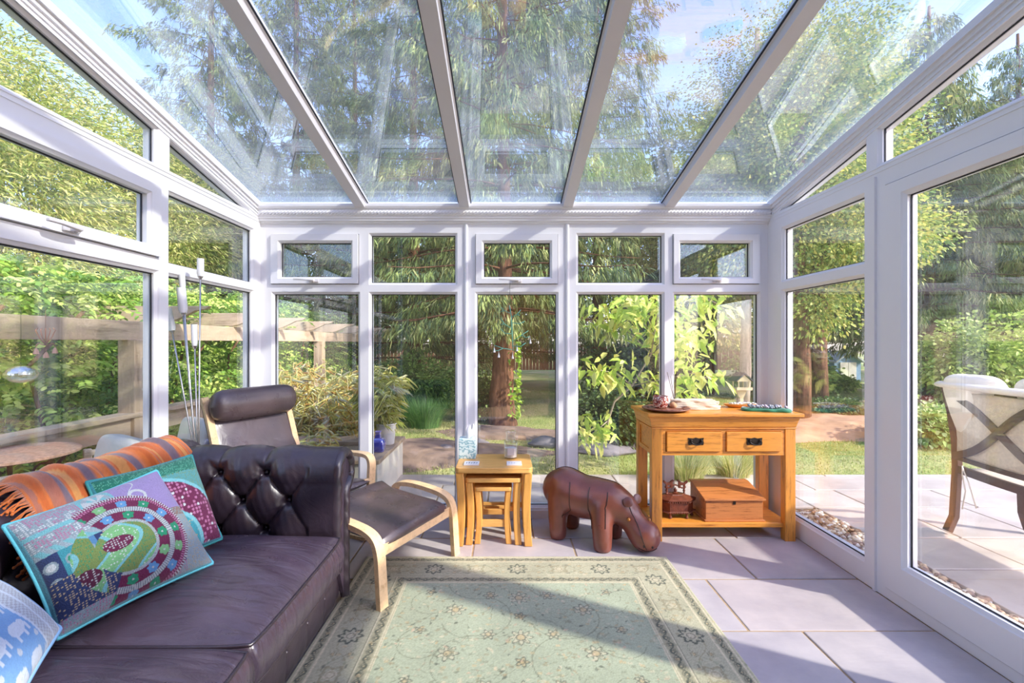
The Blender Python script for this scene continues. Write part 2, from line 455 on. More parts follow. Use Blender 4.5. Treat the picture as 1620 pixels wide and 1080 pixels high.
# gables
def gable(W, y0, y1, g0, g1, label):
    zt = lambda y: rz_(y)+.082
    outer = [(y0, 2.112), (y1, 2.112), (y1, zt(y1)), (y0, zt(y0))]
    if g1 > 3.0: inner = [(g0, 2.174), (3.13, 2.174), (g0, rz_(g0))]; outer = [(y0, 2.112), (y1, 2.112), (y0, zt(y0))]
    else: inner = [(g0, 2.174), (g1, 2.174), (g1, rz_(g1)), (g0, rz_(g0))]
    if len(inner) == 3:
        outer = [(y0, 2.112), (y1, 2.112), (y0, zt(y0))]
        # the rake at the corner continues to the full height of the rail
        winN[0] += 1
        fr = MB(); gk = MB()
        o4 = [(y0, 2.112), (y1, 2.112), (y1, zt(y1)), (y0, zt(y0))]; i4 = [(g0, 2.174), (3.13, 2.174), (3.12, 2.1765), (g0, rz_(g0))]
        cell(fr, gk, W, o4, i4, bead=.008)
        f = fr.build('window_%d' % winN[0], M_pvc); tag(f, label, None, None, 'structure')
        gk.build('gasket', M_gasket, f); pane(W, i4, f)
        return f
    return window(W, [(outer, inner)], (), label)
gable(WL, 2.35, D, 2.398, 3.2, 'small white triangular gable light in the left corner')
gable(WL, 1.12, 2.35, 1.17, 2.302, 'long sloping gable light high on the left side')
gable(WL, YH, 1.12, YH+.05, 1.07, 'sloping gable light near the house on the left side')
gable(WR, 2.34, D, 2.393, 3.2, 'small white triangular gable light in the right corner')
gable(WR, 1.12, 2.34, 1.17, 2.302, 'long sloping gable light above the glazed door')
gable(WR, YH, 1.12, YH+.05, 1.07, 'sloping gable light near the house on the right side')
# door on the right wall
def door(n, y0, y1, label):
    fr = MB(); gk = MB()
    so = rect(y0+.0, y1-.0, .055, 2.045)
    outer = rect(y0-.035, y1+.035, 0, 2.112)
    inner = offset(so, .003)
    cell(fr, gk, WR, outer, inner, bead=.003)
    f = fr.build('door_%d' % n, M_pvc); tag(f, label, None, None, 'structure')
    gk.build('gasket', M_gasket, f)
    s = MB(); g2 = MB(); gl = rect(y0+.11, y1-.112, .205, 1.965)
    cell(s, g2, WR, so, gl, w0=-.008, bead=.018, glass_w=.03, th=.055)
    sash = s.build('door_leaf', M_pvc, f); g2.build('leaf_gasket', M_gasket, sash); pane(WR, gl, sash, w=.03)
    hb = MB()
    u = y0+.05; zz = 1.03
    def B(u0, u1, z0, z1, w0, w1):
        vs = [WR.P(a, b, c) for c in (w0, w1) for (a, b) in ((u0, z0), (u1, z0), (u1, z1), (u0, z1))]
        hb.add(vs, [(3, 2, 1, 0), (4, 5, 6, 7), (0, 1, 5, 4), (1, 2, 6, 5), (2, 3, 7, 6), (3, 0, 4, 7)])
    B(u-.015, u+.015, zz-.11, zz+.11, -.018, -.008); B(u-.01, u+.01, zz+.03, zz+.05, -.06, -.018); B(u-.01, u+.11, zz+.03, zz+.05, -.065, -.05)
    hb.build('door_handle', M_steel, sash, bev=.004)
    return f
door(1, 1.335, 2.262, 'white glazed garden door on the right side')
door(2, .34, 1.262, 'second white glazed garden door nearer the house')
# posts and plain frames that make the side walls whole
mb = MB()
mb.box(XR, XR+TH, 2.262+.035, 2.34, 0, 2.112); mb.box(XR-.012, XR+.001, 2.318, 2.332, .0, 2.11)
mb.box(XR, XR+TH, YH, .34-.035, 0, 2.112); mb.box(XR-.0, XR+TH, D, D+TH, 0, 2.25)
# raking rail with ribs on the inside
def rake(W, mb):
    for (dz0, dz1, w) in ((.078, .115, -.022), (.058, .078, -.010), (.034, .042, -.006), (.012, .018, -.004)):
        vs = []
        for y in (YH, D-.02):
            z = rz_(y)
            vs += [W.P(y, z+dz0, w), W.P(y, z+dz1, w), W.P(y, z+dz1, .0), W.P(y, z+dz0, .0)]
        mb.add(vs, [(0, 1, 2, 3), (7, 6, 5, 4), (0, 4, 5, 1), (1, 5, 6, 2), (2, 6, 7, 3), (3, 7, 4, 0)])
rake(WR, mb)
for z in (2.128, 2.15): mb.box(XR-.003, XR, YH, D, z, z+.002)
o = mb.build('wall_right', M_pvc); tag(o, 'white frame posts and raking rail of the right side', None, None, 'structure')
mb = MB(); mb.box(XL-TH, XL, D, D+TH, 0, 2.25); rake(WL, mb)
for z in (2.128, 2.15): mb.box(XL, XL+.003, YH, D, z, z+.002)
o = mb.build('wall_left', M_pvc); tag(o, 'white corner post and raking rail of the left side', None, None, 'structure')
# back wall: joint covers, sill, eaves beam with rope moulding
mb = MB()
for px in (737.5, 897.5):
    x = bx(px); mb.sweep([(x, D, .02), (x, D, 2.118)], [(-.014, -.0), (-.011, .010), (0, .014), (.011, .010), (.014, 0)], up=(0, -1, 0))
mb.box(XL, XR, D-.012, D, 0, .062)
mb.box(XL-TH, XR+TH, D, D+TH+.05, 2.12, 2.25)
prof = [(D, 2.118), (D-.012, 2.122), (D-.012, 2.132), (D-.028, 2.137), (D-.028, 2.150), (D-.036, 2.154), (D-.036, 2.166), (D-.044, 2.172),
        (D-.044, 2.212), (D-.056, 2.218), (D-.062, 2.232), (D-.062, 2.250), (D, 2.250)]
mb.prism(prof, XL, XR, 'x')
o = mb.build('wall_back', M_pvc, bev=.0015, seg=1); tag(o, 'white frame, sill and eaves beam of the far side', None, None, 'structure')
mb = MB(); n = 150
for i in range(n):
    x = XL+.01+(XR-XL-.02)*i/n; w = (XR-XL-.02)/n
    mb.sweep([(x, D-.045, 2.180), (x+w*1.0, D-.052, 2.192), (x+w*2, D-.045, 2.204)], [(-.006, -.004), (.006, -.004), (.006, .004), (-.006, .004)], up=(0, -1, 0))
o = mb.build('trim_1', M_pvc); tag(o, 'rope moulding along the eaves beam', None, None, 'structure')

# roof: rafters and glass
def rg(y): return rz_(y)+.118                     # underside of roof glass
ce = MB()
ce.box(XL-TH-.05, XR+TH+.05, D+TH, D+TH+.06, 2.20, 2.30)
for W, sx in ((XL-TH, -1), (XR+TH, 1)):
    vs = []
    for y in (YH, D+TH):
        z = rg(y)
        x0, x1 = (W-.0, W+.08*(-sx))
        vs += [(x0, y, z-.03), (x1, y, z-.03), (x1, y, z-.001), (x0, y, z-.001)]
    ce.add(vs, [(0, 1, 2, 3), (7, 6, 5, 4), (0, 4, 5, 1), (1, 5, 6, 2), (2, 6, 7, 3), (3, 7, 4, 0)])
ceil = ce.build('ceiling', M_pvc); tag(ceil, 'glazed lean-to roof with white rafters', None, None, 'structure')
RX = [-1.032, -.293, .440, 1.160]
rl = XL-.02; edges = [XL-.0]+RX+[XR+.0]
for x in RX:
    mb = MB(); pts = []
    def sect(y): z = rg(y); return [(x-.034, y, z-.052), (x+.034, y, z-.052), (x+.034, y, z-.012), (x+.041, y, z-.008), (x+.041, y, z+.0), (x-.041, y, z+.0), (x-.041, y, z-.008), (x-.034, y, z-.012)]
    a = sect(YH); b = sect(D-.02)
    mb.add(a+b, [tuple(range(8))[::-1], tuple(range(8, 16))]+[(i, (i+1) % 8, 8+(i+1) % 8, 8+i) for i in range(8)])
    r = mb.build('rafter', M_alu, ceil)
    cp = MB(); a = []
    for y in (YH, D+TH+.03):
        z = rg(y)+.024; a += [(x-.03, y, z), (x+.03, y, z), (x+.03, y, z+.02), (x-.03, y, z+.02)]
    cp.add(a, [(0, 1, 2, 3), (7, 6, 5, 4), (0, 4, 5, 1), (1, 5, 6, 2), (2, 6, 7, 3), (3, 7, 4, 0)])
    cp.build('capping', M_alu, r)
    gk = MB()
    for sx in (-1, 1):
        a = []
        for y in (YH, D-.02):
            z = rg(y); xx = x+sx*.044; a += [(xx-.004, y, z-.005), (xx+.004, y, z-.005), (xx+.004, y, z), (xx-.004, y, z)]
        gk.add(a, [(0, 1, 2, 3), (7, 6, 5, 4), (0, 4, 5, 1), (1, 5, 6, 2), (2, 6, 7, 3), (3, 7, 4, 0)])
    gk.build('seal', M_gasket, r)
for i in range(5):
    x0, x1 = edges[i], edges[i+1]; mb = MB(); a = []
    for y in (YH, D+TH+.04):
        z = rg(y); a += [(x0, y, z), (x1, y, z), (x1, y, z+.02), (x0, y, z+.02)]
    mb.add(a, [(0, 1, 2, 3), (7, 6, 5, 4), (0, 4, 5, 1), (1, 5, 6, 2), (2, 6, 7, 3), (3, 7, 4, 0)])
    mb.build('roof_pane', M_roofglass, ceil)

# house wall behind the camera
m, n, l, p = nmat('cream_plaster'); p.inputs['Base Color'].default_value = lin(206, 172, 134); p.inputs['Roughness'].default_value = .9
mb = MB()
mb.box(-2.6, -.75, YH-.25, YH, -.1, 3.6); mb.box(.75, 2.6, YH-.25, YH, -.1, 3.6); mb.box(-.75, .75, YH-.25, YH, 2.1, 3.6)
mb.box(-2.4, 2.4, YH-2.6, YH-2.5, -.1, 2.6); mb.box(-2.4, 2.4, YH-2.5, YH-.25, 2.4, 2.5)
o = mb.build('wall_rear', m); tag(o, 'cream plastered house wall with a wide opening', None, None, 'structure')

# ================================================================== FLOOR
def slab_mat(name, a, b, mort=False, sc=3):
    m, n, l, p = nmat(name)
    at_ = n.new('ShaderNodeAttribute'); at_.attribute_name = 'Col'
    v = coords(n, l)
    f = noise_tex(n, l, v, sc, 7, .62); f2 = noise_tex(n, l, coords(n, l, (1, 3, 1)), sc*2.4, 6, .6)
    c1 = ramp(n, l, f, [(.3, a), (.7, b)])
    mx = n.new('ShaderNodeMix'); mx.data_type = 'RGBA'; mx.blend_type = 'MULTIPLY'; mx.inputs[0].default_value = 1
    l.new(c1, mx.inputs[6]); l.new(at_.outputs[0], mx.inputs[7])
    l.new(mx.outputs[2], p.inputs['Base Color'])
    l.new(ramp(n, l, f2, [(.3, (.34,)*3+(1,)), (.75, (.55,)*3+(1,))]), p.inputs['Roughness'])
    bump(n, l, p, f2, .35, .006)
    return m
M_slab = slab_mat('grey_sandstone', lin(172, 166, 172), lin(204, 196, 196))
M_patio = slab_mat('patio_sandstone', lin(186, 172, 164), lin(218, 206, 196))
M_mortar = simple('sandy_mortar', lin(176, 152, 120), .95, var=.2, vscale=30)
def slabs(x0, x1, y0, y1, z, seed, mat, name, parent=None, lines_x=None, rows=None, gap=.007, th=.02, clip=None):
    rng = random.Random(seed); mb = MB()
    y = y0; rows = list(rows) if rows else None; k = 0
    ys = [y0]
    if rows: ys = rows
    else:
        while ys[-1] < y1: ys.append(ys[-1]+rng.choice([.44, .56, .6, .84, .42]))
        ys[-1] = y1
    for a, b in zip(ys[:-1], ys[1:]):
        x = x0
        pre = (lines_x or {}).get(round(a, 2))
        xs = [x0]
        if pre: xs += pre+[x1]
        else:
            xs[0] = x0
            step = rng.uniform(.2, .8); cur = x0+step
            while cur < x1-.2: xs.append(cur); cur += rng.choice([.42, .56, .6, .84, .9])
            xs.append(x1)
        for c, d in zip(xs[:-1], xs[1:]):
            if clip and clip((c+d)/2, (a+b)/2): continue
            t = rng.uniform(.9, 1.04); w = rng.uniform(-.02, .03); h = rng.uniform(-.0015, .0015)
            mb.box(c+gap, d-gap, a+gap, b-gap, z-th, z+h, col=(t+w, t, t-w))
    return mb.build(name, mat, parent, bev=.004, seg=2)
rows = [YH, -.6, 0.0, .42, 1.02, 1.44, 2.0, 2.44, 2.95, D]
fl = slabs(XL, XR, YH, D, 0, 3, M_slab, 'floor', None,
           {2.0: [-1.2, -.5, .2, 1.07], 2.44: [-.9, -.2, .42, 1.348], 1.44: [-.9, -.1, .55, 1.30], 2.95: [-1.2, -.55, .18, .85, 1.5]}, rows, gap=.005)
tag(fl, 'pale grey sandstone flagstones with sandy joints', None, None, 'structure')
mb = MB(); mb.box(XL-TH, XR+TH, YH-2.5, D+TH, -.06, -.004)
mb.build('mortar', M_mortar, fl)
# ================================================================== SOFA
sofa = thing('chesterfield_sofa', 'dark aubergine leather button-back chesterfield sofa along the left side', 'sofa', (-1.25, 1.29, 0))

def path_resample(pts, n):
    P = [Vector((a, b)) for a, b in pts]; L = [0]
    for a, b in zip(P[:-1], P[1:]): L.append(L[-1]+(b-a).length)
    out = []
    for i in range(n):
        s = L[-1]*i/(n-1); k = 0
        while k < len(L)-2 and L[k+1] < s: k += 1
        t = (s-L[k])/max(1e-9, L[k+1]-L[k]); out.append((P[k].lerp(P[k+1], t), s))
    return out
def arc(cx, cz, r, a0, a1, n): return [(cx+r*math.cos(math.radians(a0+(a1-a0)*i/(n-1))), cz+r*math.sin(math.radians(a0+(a1-a0)*i/(n-1)))) for i in range(n)]

def tufted(profile, s0, s1, TF, to3, parent, name, pitch, rowh, srow, phase, rows=3, fade=None, nu=150, nv=230, amp=.024, mat=None, buttons=True):
    """profile (a,z) swept along s; buttons in diamonds"""
    rs = path_resample(profile, nu); tot = rs[-1][1]
    # 2-D normals
    pts = []
    for i, (p, s) in enumerate(rs):
        q0 = rs[max(0, i-1)][0]; q1 = rs[min(nu-1, i+1)][0]; d = (q1-q0).normalized(); nrm = Vector((-d.y, d.x))
        pts.append((p, nrm, s))
    def puff(sp, t):
        a = (t-phase)/pitch; b = (sp-srow)/rowh            # b=0 on first (lowest) row, rises up the profile
        topb = rows-1
        def dia(a, b):
            P = a+b/2; Q = a-b/2
            return (abs(math.sin(PI*P))*abs(math.sin(PI*Q)))**.46
        bb = min(b, topb); h = dia(a, bb) if b <= topb else None
        ph = (topb % 2)*.5
        pl = abs(math.sin(PI*(a+ph)))**.45
        k = min(1, max(0, (b-topb)/.55)); k = k*k*(3-2*k)
        hv = (dia(a, b) if b < topb+.6 else 1)*(1-k)+(.55+.45*pl)*k
        if b < -.2: 
            q = min(1, (-.2-b)/.6); hv = hv*(1-q)+.5*q
        dent = 0
        for r in range(rows):
            dx = a-(r*.5); dx -= round(dx); dy = (b-r)
            rr = (dx*pitch)**2+(dy*rowh)**2; dent += math.exp(-rr/(.019**2))
        hv -= dent*.9
        # creases raying from buttons
        hv += .05*math.sin(a*41+b*9)*math.exp(-abs(dent-.25)*3)*.5
        if b > topb+2.2:
            q = min(1, (b-topb-2.2)/.8); hv = hv*(1-q)+.8*q
        if fade: f = fade(t); hv = hv*f+.8*(1-f)
        return hv
    def P(i, j):
        p, nr, s = pts[i]; t = s0+(s1-s0)*j/(nv-1)
        h = (puff(s, t)-.75)*amp
        q = p+nr*h
        return to3(q.x, q.y, t)
    mb = MB(); mb.surf(P, nu, nv); o = mb.build(name, mat or M_sofa, parent, 180)
    if buttons:
        for r in range(rows):
            sp = srow+r*rowh
            k = min(range(nu), key=lambda i: abs(pts[i][2]-sp)); p, nr, _ = pts[k]
            i = -20
            for i in range(-30, 30):
                t = phase+(i-r*.5)*pitch
                t = phase+i*pitch+(r*.5)*pitch
                if t < min(s0, s1)+.05 or t > max(s0, s1)-.05: continue
                if fade and fade(t) < .6: continue
                q = p+nr*(-.75-.75)*amp*.70
                b = MB(); b.ball(to3(q.x, q.y, t), .009, 10, 6); b.build('button', M_sofa, o, 180)
    return o

# far arm: profile in (y,z); inner face -> roll -> outside
prof = [(2.085, .20), (2.082, .40), (2.085, .52)]+arc(2.205, .640, .118, 200, 10, 26)[1:]+[(2.318, .61), (2.305, .575), (2.275, .555), (2.250, .53), (2.245, .40), (2.245, .04)]
# normal must point outwards: profile runs upwards on the inner face (y grows outward) -> left normal = -y side
armfade = lambda t: max(0, min(1, (-.90-t)/.10))
arm = tufted(prof, -1.70, -.79, None, lambda a, z, t: (t, a, z), sofa, 'arm', .215, .135, .20, -1.12, 3, armfade, 200, 210, .046)
def scroll_front(ysgn, yoff, parent):
    """rolled leather edge gathered around a slim inner panel"""
    def Y(y): return y if ysgn > 0 else yoff-y
    rs = path_resample(prof, 220); nn = len(rs); c0 = Vector((2.185, .60))
    def inset(k, d):
        p = rs[k][0]; q0 = rs[max(0, k-1)][0]; q1 = rs[min(nn-1, k+1)][0]; t = (q1-q0).normalized(); nr = Vector((t.y, -t.x))
        return p+nr*d
    def lip(i, j):
        a = PI*j/12*.92; d = .026*(1-math.cos(a)); x = -.795+.034*math.sin(a)
        g = .0028*math.sin(i*.55)*math.sin(min(PI, a*1.1))
        q = inset(i, min(d, .052)+g); return (x+g*.6, Y(q.x), q.y)
    mb = MB(); mb.surf(lip, nn, 13); lo = mb.build('rolled_edge', M_sofa, parent, 180)
    out = [tuple(inset(k, .036)) for k in range(6, int(nn*.80), 6)]
    out = [q for q in out if q[1] > .03]+[(2.210, .52), (2.208, .03)]
    mb = MB(); mb.prism([(Y(q[0]), q[1]) for q in out if True], -.80, -.782, 'x'); o = mb.build('arm_front', M_sofaseat, parent, 50, bev=.006, seg=3)
    return o
scroll_front(1, 0, arm)
arm2 = tufted(prof, -1.70, -.79, None, lambda a, z, t: (t, 2.58-a, z), sofa, 'arm', .215, .135, .20, -1.12, 3, armfade, 60, 80, .045)
scroll_front(-1, 2.58, arm2)
# back: profile in (x,z)
profb = [(-1.455, .20), (-1.46, .40), (-1.468, .54)]+arc(-1.595, .660, .122, -20, 190, 26)[1:]+[(-1.715, .60), (-1.70, .56), (-1.70, .04)]
profb = [(-a, z) for a, z in profb]     # mirrored so that the left normal points into the room
back = tufted(profb, .34, 2.26, None, lambda a, z, t: (-a, t, z), sofa, 'backrest', .215, .135, .20, 2.08, 3, None, 120, 240, .045)

# base and front rail
mb = MB(); mb.box(-1.70, -.80, .42, 2.20, .04, .25); base = mb.build('base', M_sofa, sofa, bev=.02, seg=3)
mb = MB()
def frail(i, j):
    y = .44+(2.09-.44)*j/219; s = i/29
    z = .045+.215*s; bulge = .02*math.sin(PI*s)**.6
    a = (y-.44)/.17; cr = abs(math.sin(PI*a))**.35
    return (-.795+bulge*(.35+.65*cr), y, z)
mb.surf(frail, 30, 220); o = mb.build('front_rail', M_sofa, sofa, 180)
for k in range(1, 10):
    y = .44+.17*k
    if y > 2.05: break
    b = MB(); b.ball((-.788, y, .155), .010, 8, 6); b.build('button', M_sofa, o, 180)
for (x, y) in ((-.86, 2.14), (-1.62, 2.14), (-.86, .45), (-1.62, .45)):
    b = MB(); b.lathe([(.02, .0), (.032, .004), (.036, .02), (.03, .042)], 16, (x, y, 0)); b.build('foot', M_black, sofa, 180)

def seat_cushion(y0, y1, x0, x1, z0, zt, seed):
    rng = random.Random(seed); N, Mv = 90, 60
    yc, xc = (y0+y1)/2, (x0+x1)/2; hy, hx = (y1-y0)/2, (x1-x0)/2
    def top(u, v):     # u,v in -1..1 over (x,y)
        e = (1-abs(u)**5)*(1-abs(v)**5)
        crown = .045*(1-u*u)*(1-v*v)+.028*e**.5
        w = .006*math.sin(9*v+3*u+seed)*(1-u*u)+.004*math.sin(21*v+seed*2+6*u*u)*(.3+u*u)
        return crown+w*e
    mb = MB()
    def rr(u, v, off=0):
        # slightly rounded plan
        x = xc+hx*u; y = yc+hy*v
        c = (abs(u)**6+abs(v)**6)
        k = 1-.03*max(0, c-1)
        return xc+hx*u*k, yc+hy*v*k
    mb.surf(lambda i, j: (*rr(-1+2*i/(N-1), -1+2*j/(Mv-1)), zt-.03+top(-1+2*i/(N-1), -1+2*j/(Mv-1))), N, Mv)
    # sides
    ring = [(-1+2*i/40, -1) for i in range(40)]+[(1, -1+2*i/40) for i in range(40)]+[(1-2*i/40, 1) for i in range(40)]+[(-1, 1-2*i/40) for i in range(40)]
    def side(i, j):
        u, v = ring[i]; t = j/11; x, y = rr(u, v); b = .022*math.sin(PI*t)**.7
        dx = u if abs(u) >= 1 else 0; dy = v if abs(v) >= 1 else 0
        wr = .003*math.sin(i*1.7+seed)*math.sin(PI*t)
        return (x+dx*(b+wr), y+dy*min(b, .008), zt-.03+top(u, v)*(1-t)-(zt-.03-z0)*t)
    mb.surf(side, 160, 12, closeu=True)
    mb.surf(lambda i, j: (*rr(-1+2*i/3, -1+2*j/3), z0), 4, 4)
    o = mb.build('seat_cushion', M_sofaseat, sofa, 180)
    for (dz, off) in ((0, 0), (-1, 0)):
        pts = []
        for u, v in ring:
            x, y = rr(u, v); dx = u if abs(u) >= 1 else 0; dy = v if abs(v) >= 1 else 0
            z = zt-.03+top(u, v) if dz == 0 else z0+.004
            pts.append((x+dx*.003, y+dy*.001, z))
        pm = MB(); pm.tube(pts, .0055, 6, closed=True); pm.build('piping', M_sofa, o, 180)
    return o
seat_cushion(1.315, 2.055, -1.45, -.735, .25, .415, 1)
seat_cushion(.565, 1.300, -1.45, -.725, .25, .415, 2.3)

# ------------------------------------------------------------------ throw
def pcol(*stops):
    return lambda t: stops[0]
rngt = np.random.default_rng(5)
ORA = np.array(lin(226, 122, 52)[:3]); ORD = np.array(lin(200, 88, 34)[:3]); PUR = np.array(lin(128, 108, 116)[:3]); GLD = np.array(lin(226, 156, 84)[:3])
def stripe(t):
    # irregular bands of orange and grey-violet
    s = math.sin(t*2*PI*13)+.8*math.sin(t*2*PI*7.3+1)+.6*math.sin(t*2*PI*27+2)
    if s > .95: return PUR
    if s > .45: return (PUR*.5+ORA*.5)
    if s < -1.2: return GLD
    return ORA if s > -.5 else ORD*.5+ORA*.5
thr = thing('throw_blanket', 'orange and grey striped woven throw with fringe over the sofa back', 'throw', (-1.5, 1.8, .7))
pth = [(-1.432, .53), (-1.447, .60)]+arc(-1.595, .660, .150, -14, 190, 24)[1:]+[(-1.742, .62), (-1.738, .56)]
pr = path_resample(pth, 90)
V = []; C = []; NV = 150
for i in range(90):
    p, s = pr[i]
    q0 = pr[max(0, i-1)][0]; q1 = pr[min(89, i+1)][0]; d = (q1-q0).normalized(); nr = Vector((d.y, -d.x))
    for j in range(NV):
        t = j/(NV-1)
        y = 1.44+.73*t+.10*(s-.25)*(1-t)-.03*math.sin(s*9)
        fold = .009*math.sin(t*34+s*13)+.006*math.sin(t*71+s*5+2)+.008*math.sin(s*20)*math.sin(t*9)
        off = .006+max(-.004, fold)
        V.append((max(-1.752, p.x+nr.x*off), y, p.y+nr.y*off))
        c = stripe(t*.55+s*.35+.03*math.sin(s*12))
        g = .93+.14*rngt.random(); C.append(c*g*.85)
Fq = [(i*NV+j, i*NV+j+1, (i+1)*NV+j+1, (i+1)*NV+j) for i in range(89) for j in range(NV-1)]
M_wool = vcol('woven_wool', .95, 0, sheen=.3, bmp=.5, bscale=300)
V = np.array(V); cl = npmesh('cloth', V-np.array(thr.location), Fq, M_wool, thr, np.array(C), True)
sm = cl.modifiers.new('s', 'SOLIDIFY'); sm.thickness = .005
mb = MB()
rr_ = random.Random(4)
for i in range(6, 74):
    p = Vector(V[i*NV]); q0 = Vector(V[max(0, i-1)*NV]); q1 = Vector(V[min(89, i+1)*NV])
    L = rr_.uniform(.045, .075)
    e = p+Vector((rr_.uniform(-.012, .018), -L, rr_.uniform(-.016, .002)-.010))
    mb.tube([p, (p+e)/2+Vector((0, 0, .006)), e], .0030, 5, col=tuple(ORA*rr_.uniform(.75, 1.1)))
    mb.ball(e, .0048, 6, 4, col=tuple(ORA*.9))
mb.build('fringe', M_wool, thr, 180)

# ------------------------------------------------------------------ cushions
def cushion(name, P, thick, colf, label, mat, N=170, pinch=.05, group=None, pipe=None):
    """P: four corners (tl,tr,br,bl)"""
    P = [Vector(p) for p in P]; c = sum(P, Vector())/4
    nrm = ((P[1]-P[0]).cross(P[3]-P[0])).normalized()
    if nrm.dot(Vector((0, 0, CAMZ))-c) < 0: nrm = -nrm
    t = thing(name, label, 'cushion', c, 0, group)
    V = []; C = []; rng = np.random.default_rng(3)
    for side in (1, -1):
        for i in range(N):
            for j in range(N):
                u = j/(N-1); v = i/(N-1)
                uu = 2*u-1; vv = 2*v-1
                # edges draw in between the corners
                pu = uu*(1-pinch*(1-vv*vv)); pv = vv*(1-pinch*(1-uu*uu))
                a = (pu+1)/2; b = (pv+1)/2
                p = P[0].lerp(P[1], a).lerp(P[3].lerp(P[2], a), b)
                h = thick*((1-uu**2)*(1-vv**2))**.42*(.75+.25*(1-uu*uu*vv*vv))
                h *= 1 if side > 0 else .7
                h += side*.0025*math.sin(uu*11+vv*7)*(1-uu*uu)*(1-vv*vv)
                p = p+nrm*h*side-c
                V.append(p); C.append(colf(u, v, rng) if side > 0 else colf(.5, .02, rng))
    Fq = []
    for k in (0, 1):
        o = k*N*N
        for i in range(N-1):
            for j in range(N-1):
                q = (o+i*N+j, o+i*N+j+1, o+(i+1)*N+j+1, o+(i+1)*N+j); Fq.append(q if k else q[::-1])
    V = np.array([tuple(p) for p in V]); C = np.array(C)[:, :3]
    ob = npmesh('cover', V, Fq, mat, t, C, True)
    ed = MB(); pts = []
    for j in range(N): pts.append(V[j])
    for i in range(1, N): pts.append(V[i*N+N-1])
    for j in range(N-2, -1, -1): pts.append(V[(N-1)*N+j])
    for i in range(N-2, 0, -1): pts.append(V[i*N])
    ed.tube([tuple(p) for p in pts[::3]], .0055, 6, closed=True, up=tuple(nrm))
    ed.build('trim', pipe, t, 180, world=False)
    return t
L3 = lambda *a: np.array(lin(*a)[:3])
TEAL, TEALL, MAG, PINK, GRN, LGRN, BLU, LIL, WHT, NAVY, OLV, GREY = (L3(64, 156, 172), L3(126, 196, 206), L3(110, 28, 74), L3(190, 120, 160),
    L3(34, 150, 110), L3(126, 190, 130), L3(96, 156, 208), L3(158, 142, 196), L3(214, 222, 226), L3(44, 62, 110), L3(122, 146, 82), L3(150, 170, 180))
def hsh(a, b): return (math.sin(a*127.1+b*311.7)*43758.5453) % 1
def beads(u, v, sc, base, dot, dens=.4, r=.3):
    iu, iv = math.floor(u*sc), math.floor(v*sc); fu, fv = u*sc-iu-.5, v*sc-iv-.5
    if hsh(iu, iv) < dens and fu*fu+fv*fv < r*r: return dot
    return base
def patch1(u, v, rng):
    """patchwork with a half-moon of magenta and rings of flowers"""
    n = .86+.28*rng.random()
    x, y = u*1.15, v                                   # width 1.15
    cx, cy = .50, .60
    dx, dy = x-cx, y-cy; r = math.hypot(dx, dy*1.05); a = math.atan2(dy, dx)
    c = None
    inside = dx > -.22 or r < .2
    if .22 < r < .50 and (abs(a) < 2.05 or dx > -.1) and y > .06 and x < 1.02:
        if r < .245 or .33 < r < .375: c = GREY*.7 if int((a*40)) % 2 else WHT*.85
        elif r > .475: c = WHT*.9 if int(a*46) % 2 else MAG
        elif r > .445: c = MAG if int(a*46) % 2 else PINK
        else:
            ring = .29 if r < .335 else .41; k = 15 if ring > .3 else 11
            q = a/(2*PI)*k; iq = math.floor(q+.5); da = (q-iq)*2*PI/k*ring; dr = r-ring
            rr = math.hypot(da, dr)*(1+.12*math.cos(6*math.atan2(dr, da)))
            fl = [GRN, LGRN, BLU, GRN, BLU][iq % 5]
            c = fl if rr < .042 else MAG
            if rr < .008: c = WHT*.8
    elif r <= .22 or (x <= .30 and r < .36 and v > .3):
        b = math.sin(x*14+2.5*math.sin(y*9))
        if (abs(dx+.05)/.11)**2+((dy+.05)/.06)**2 < 1: c = beads(u, v, 55, MAG*.9, WHT*.8, .5)
        elif (abs(dx+.3)/.09)**2+((dy-.12)/.07)**2 < 1: c = beads(u, v, 55, MAG*.6, WHT*.8, .5)
        elif abs(b) < .22: c = TEALL
        elif b > 0: c = beads(u, v, 60, OLV, GRN, .4)
        else: c = beads(u, v, 60, LGRN, WHT, .3)
    elif y < .34 and x < .38: c = beads(u, v, 60, GREY, PINK if hsh(math.floor(u*30), math.floor(v*30)) > .5 else WHT, .8, .36) if abs(y-.2) > .02 else TEALL
    elif y < .40 and x < .62:
        q = math.hypot(x-.50, y-.12); c = TEALL*.95 if int(q*30) % 2 else GREY*1.1
        if abs(int(math.degrees(math.atan2(y-.12, x-.5))/30) % 2) and q < .1: c = WHT*.85
    elif y < .62 and x < .36:
        iu = math.floor(x*9); q = math.hypot(x*9-iu-.5, (y*7) % 1-.5); c = [NAVY, TEAL, BLU*.8][iu % 3] if q > .32 else ([WHT, GRN, NAVY][iu % 3] if q < .2 else GREY)
    elif x > .62 and y < .42:
        c = LIL
        q = math.hypot(x-.78, y-.2)
        if .05 < q < .075 or abs(x-.78-.05*math.sin(y*30)) < .006: c = WHT*.9
    elif x > .9 and y > .5: c = beads(u, v, 70, GREY*1.05, L3(190, 170, 130), .4)
    elif x > .9: c = beads(u, v, 70, L3(150, 120, 110), TEALL, .5)
    elif y > .9: c = beads(u, v, 60, GREY, PINK, .6)
    else: c = beads(u, v, 60, NAVY, L3(210, 190, 150), .55)
    if min(u, 1-u, v, 1-v) < .012: c = L3(110, 196, 214)
    return c*n*.70
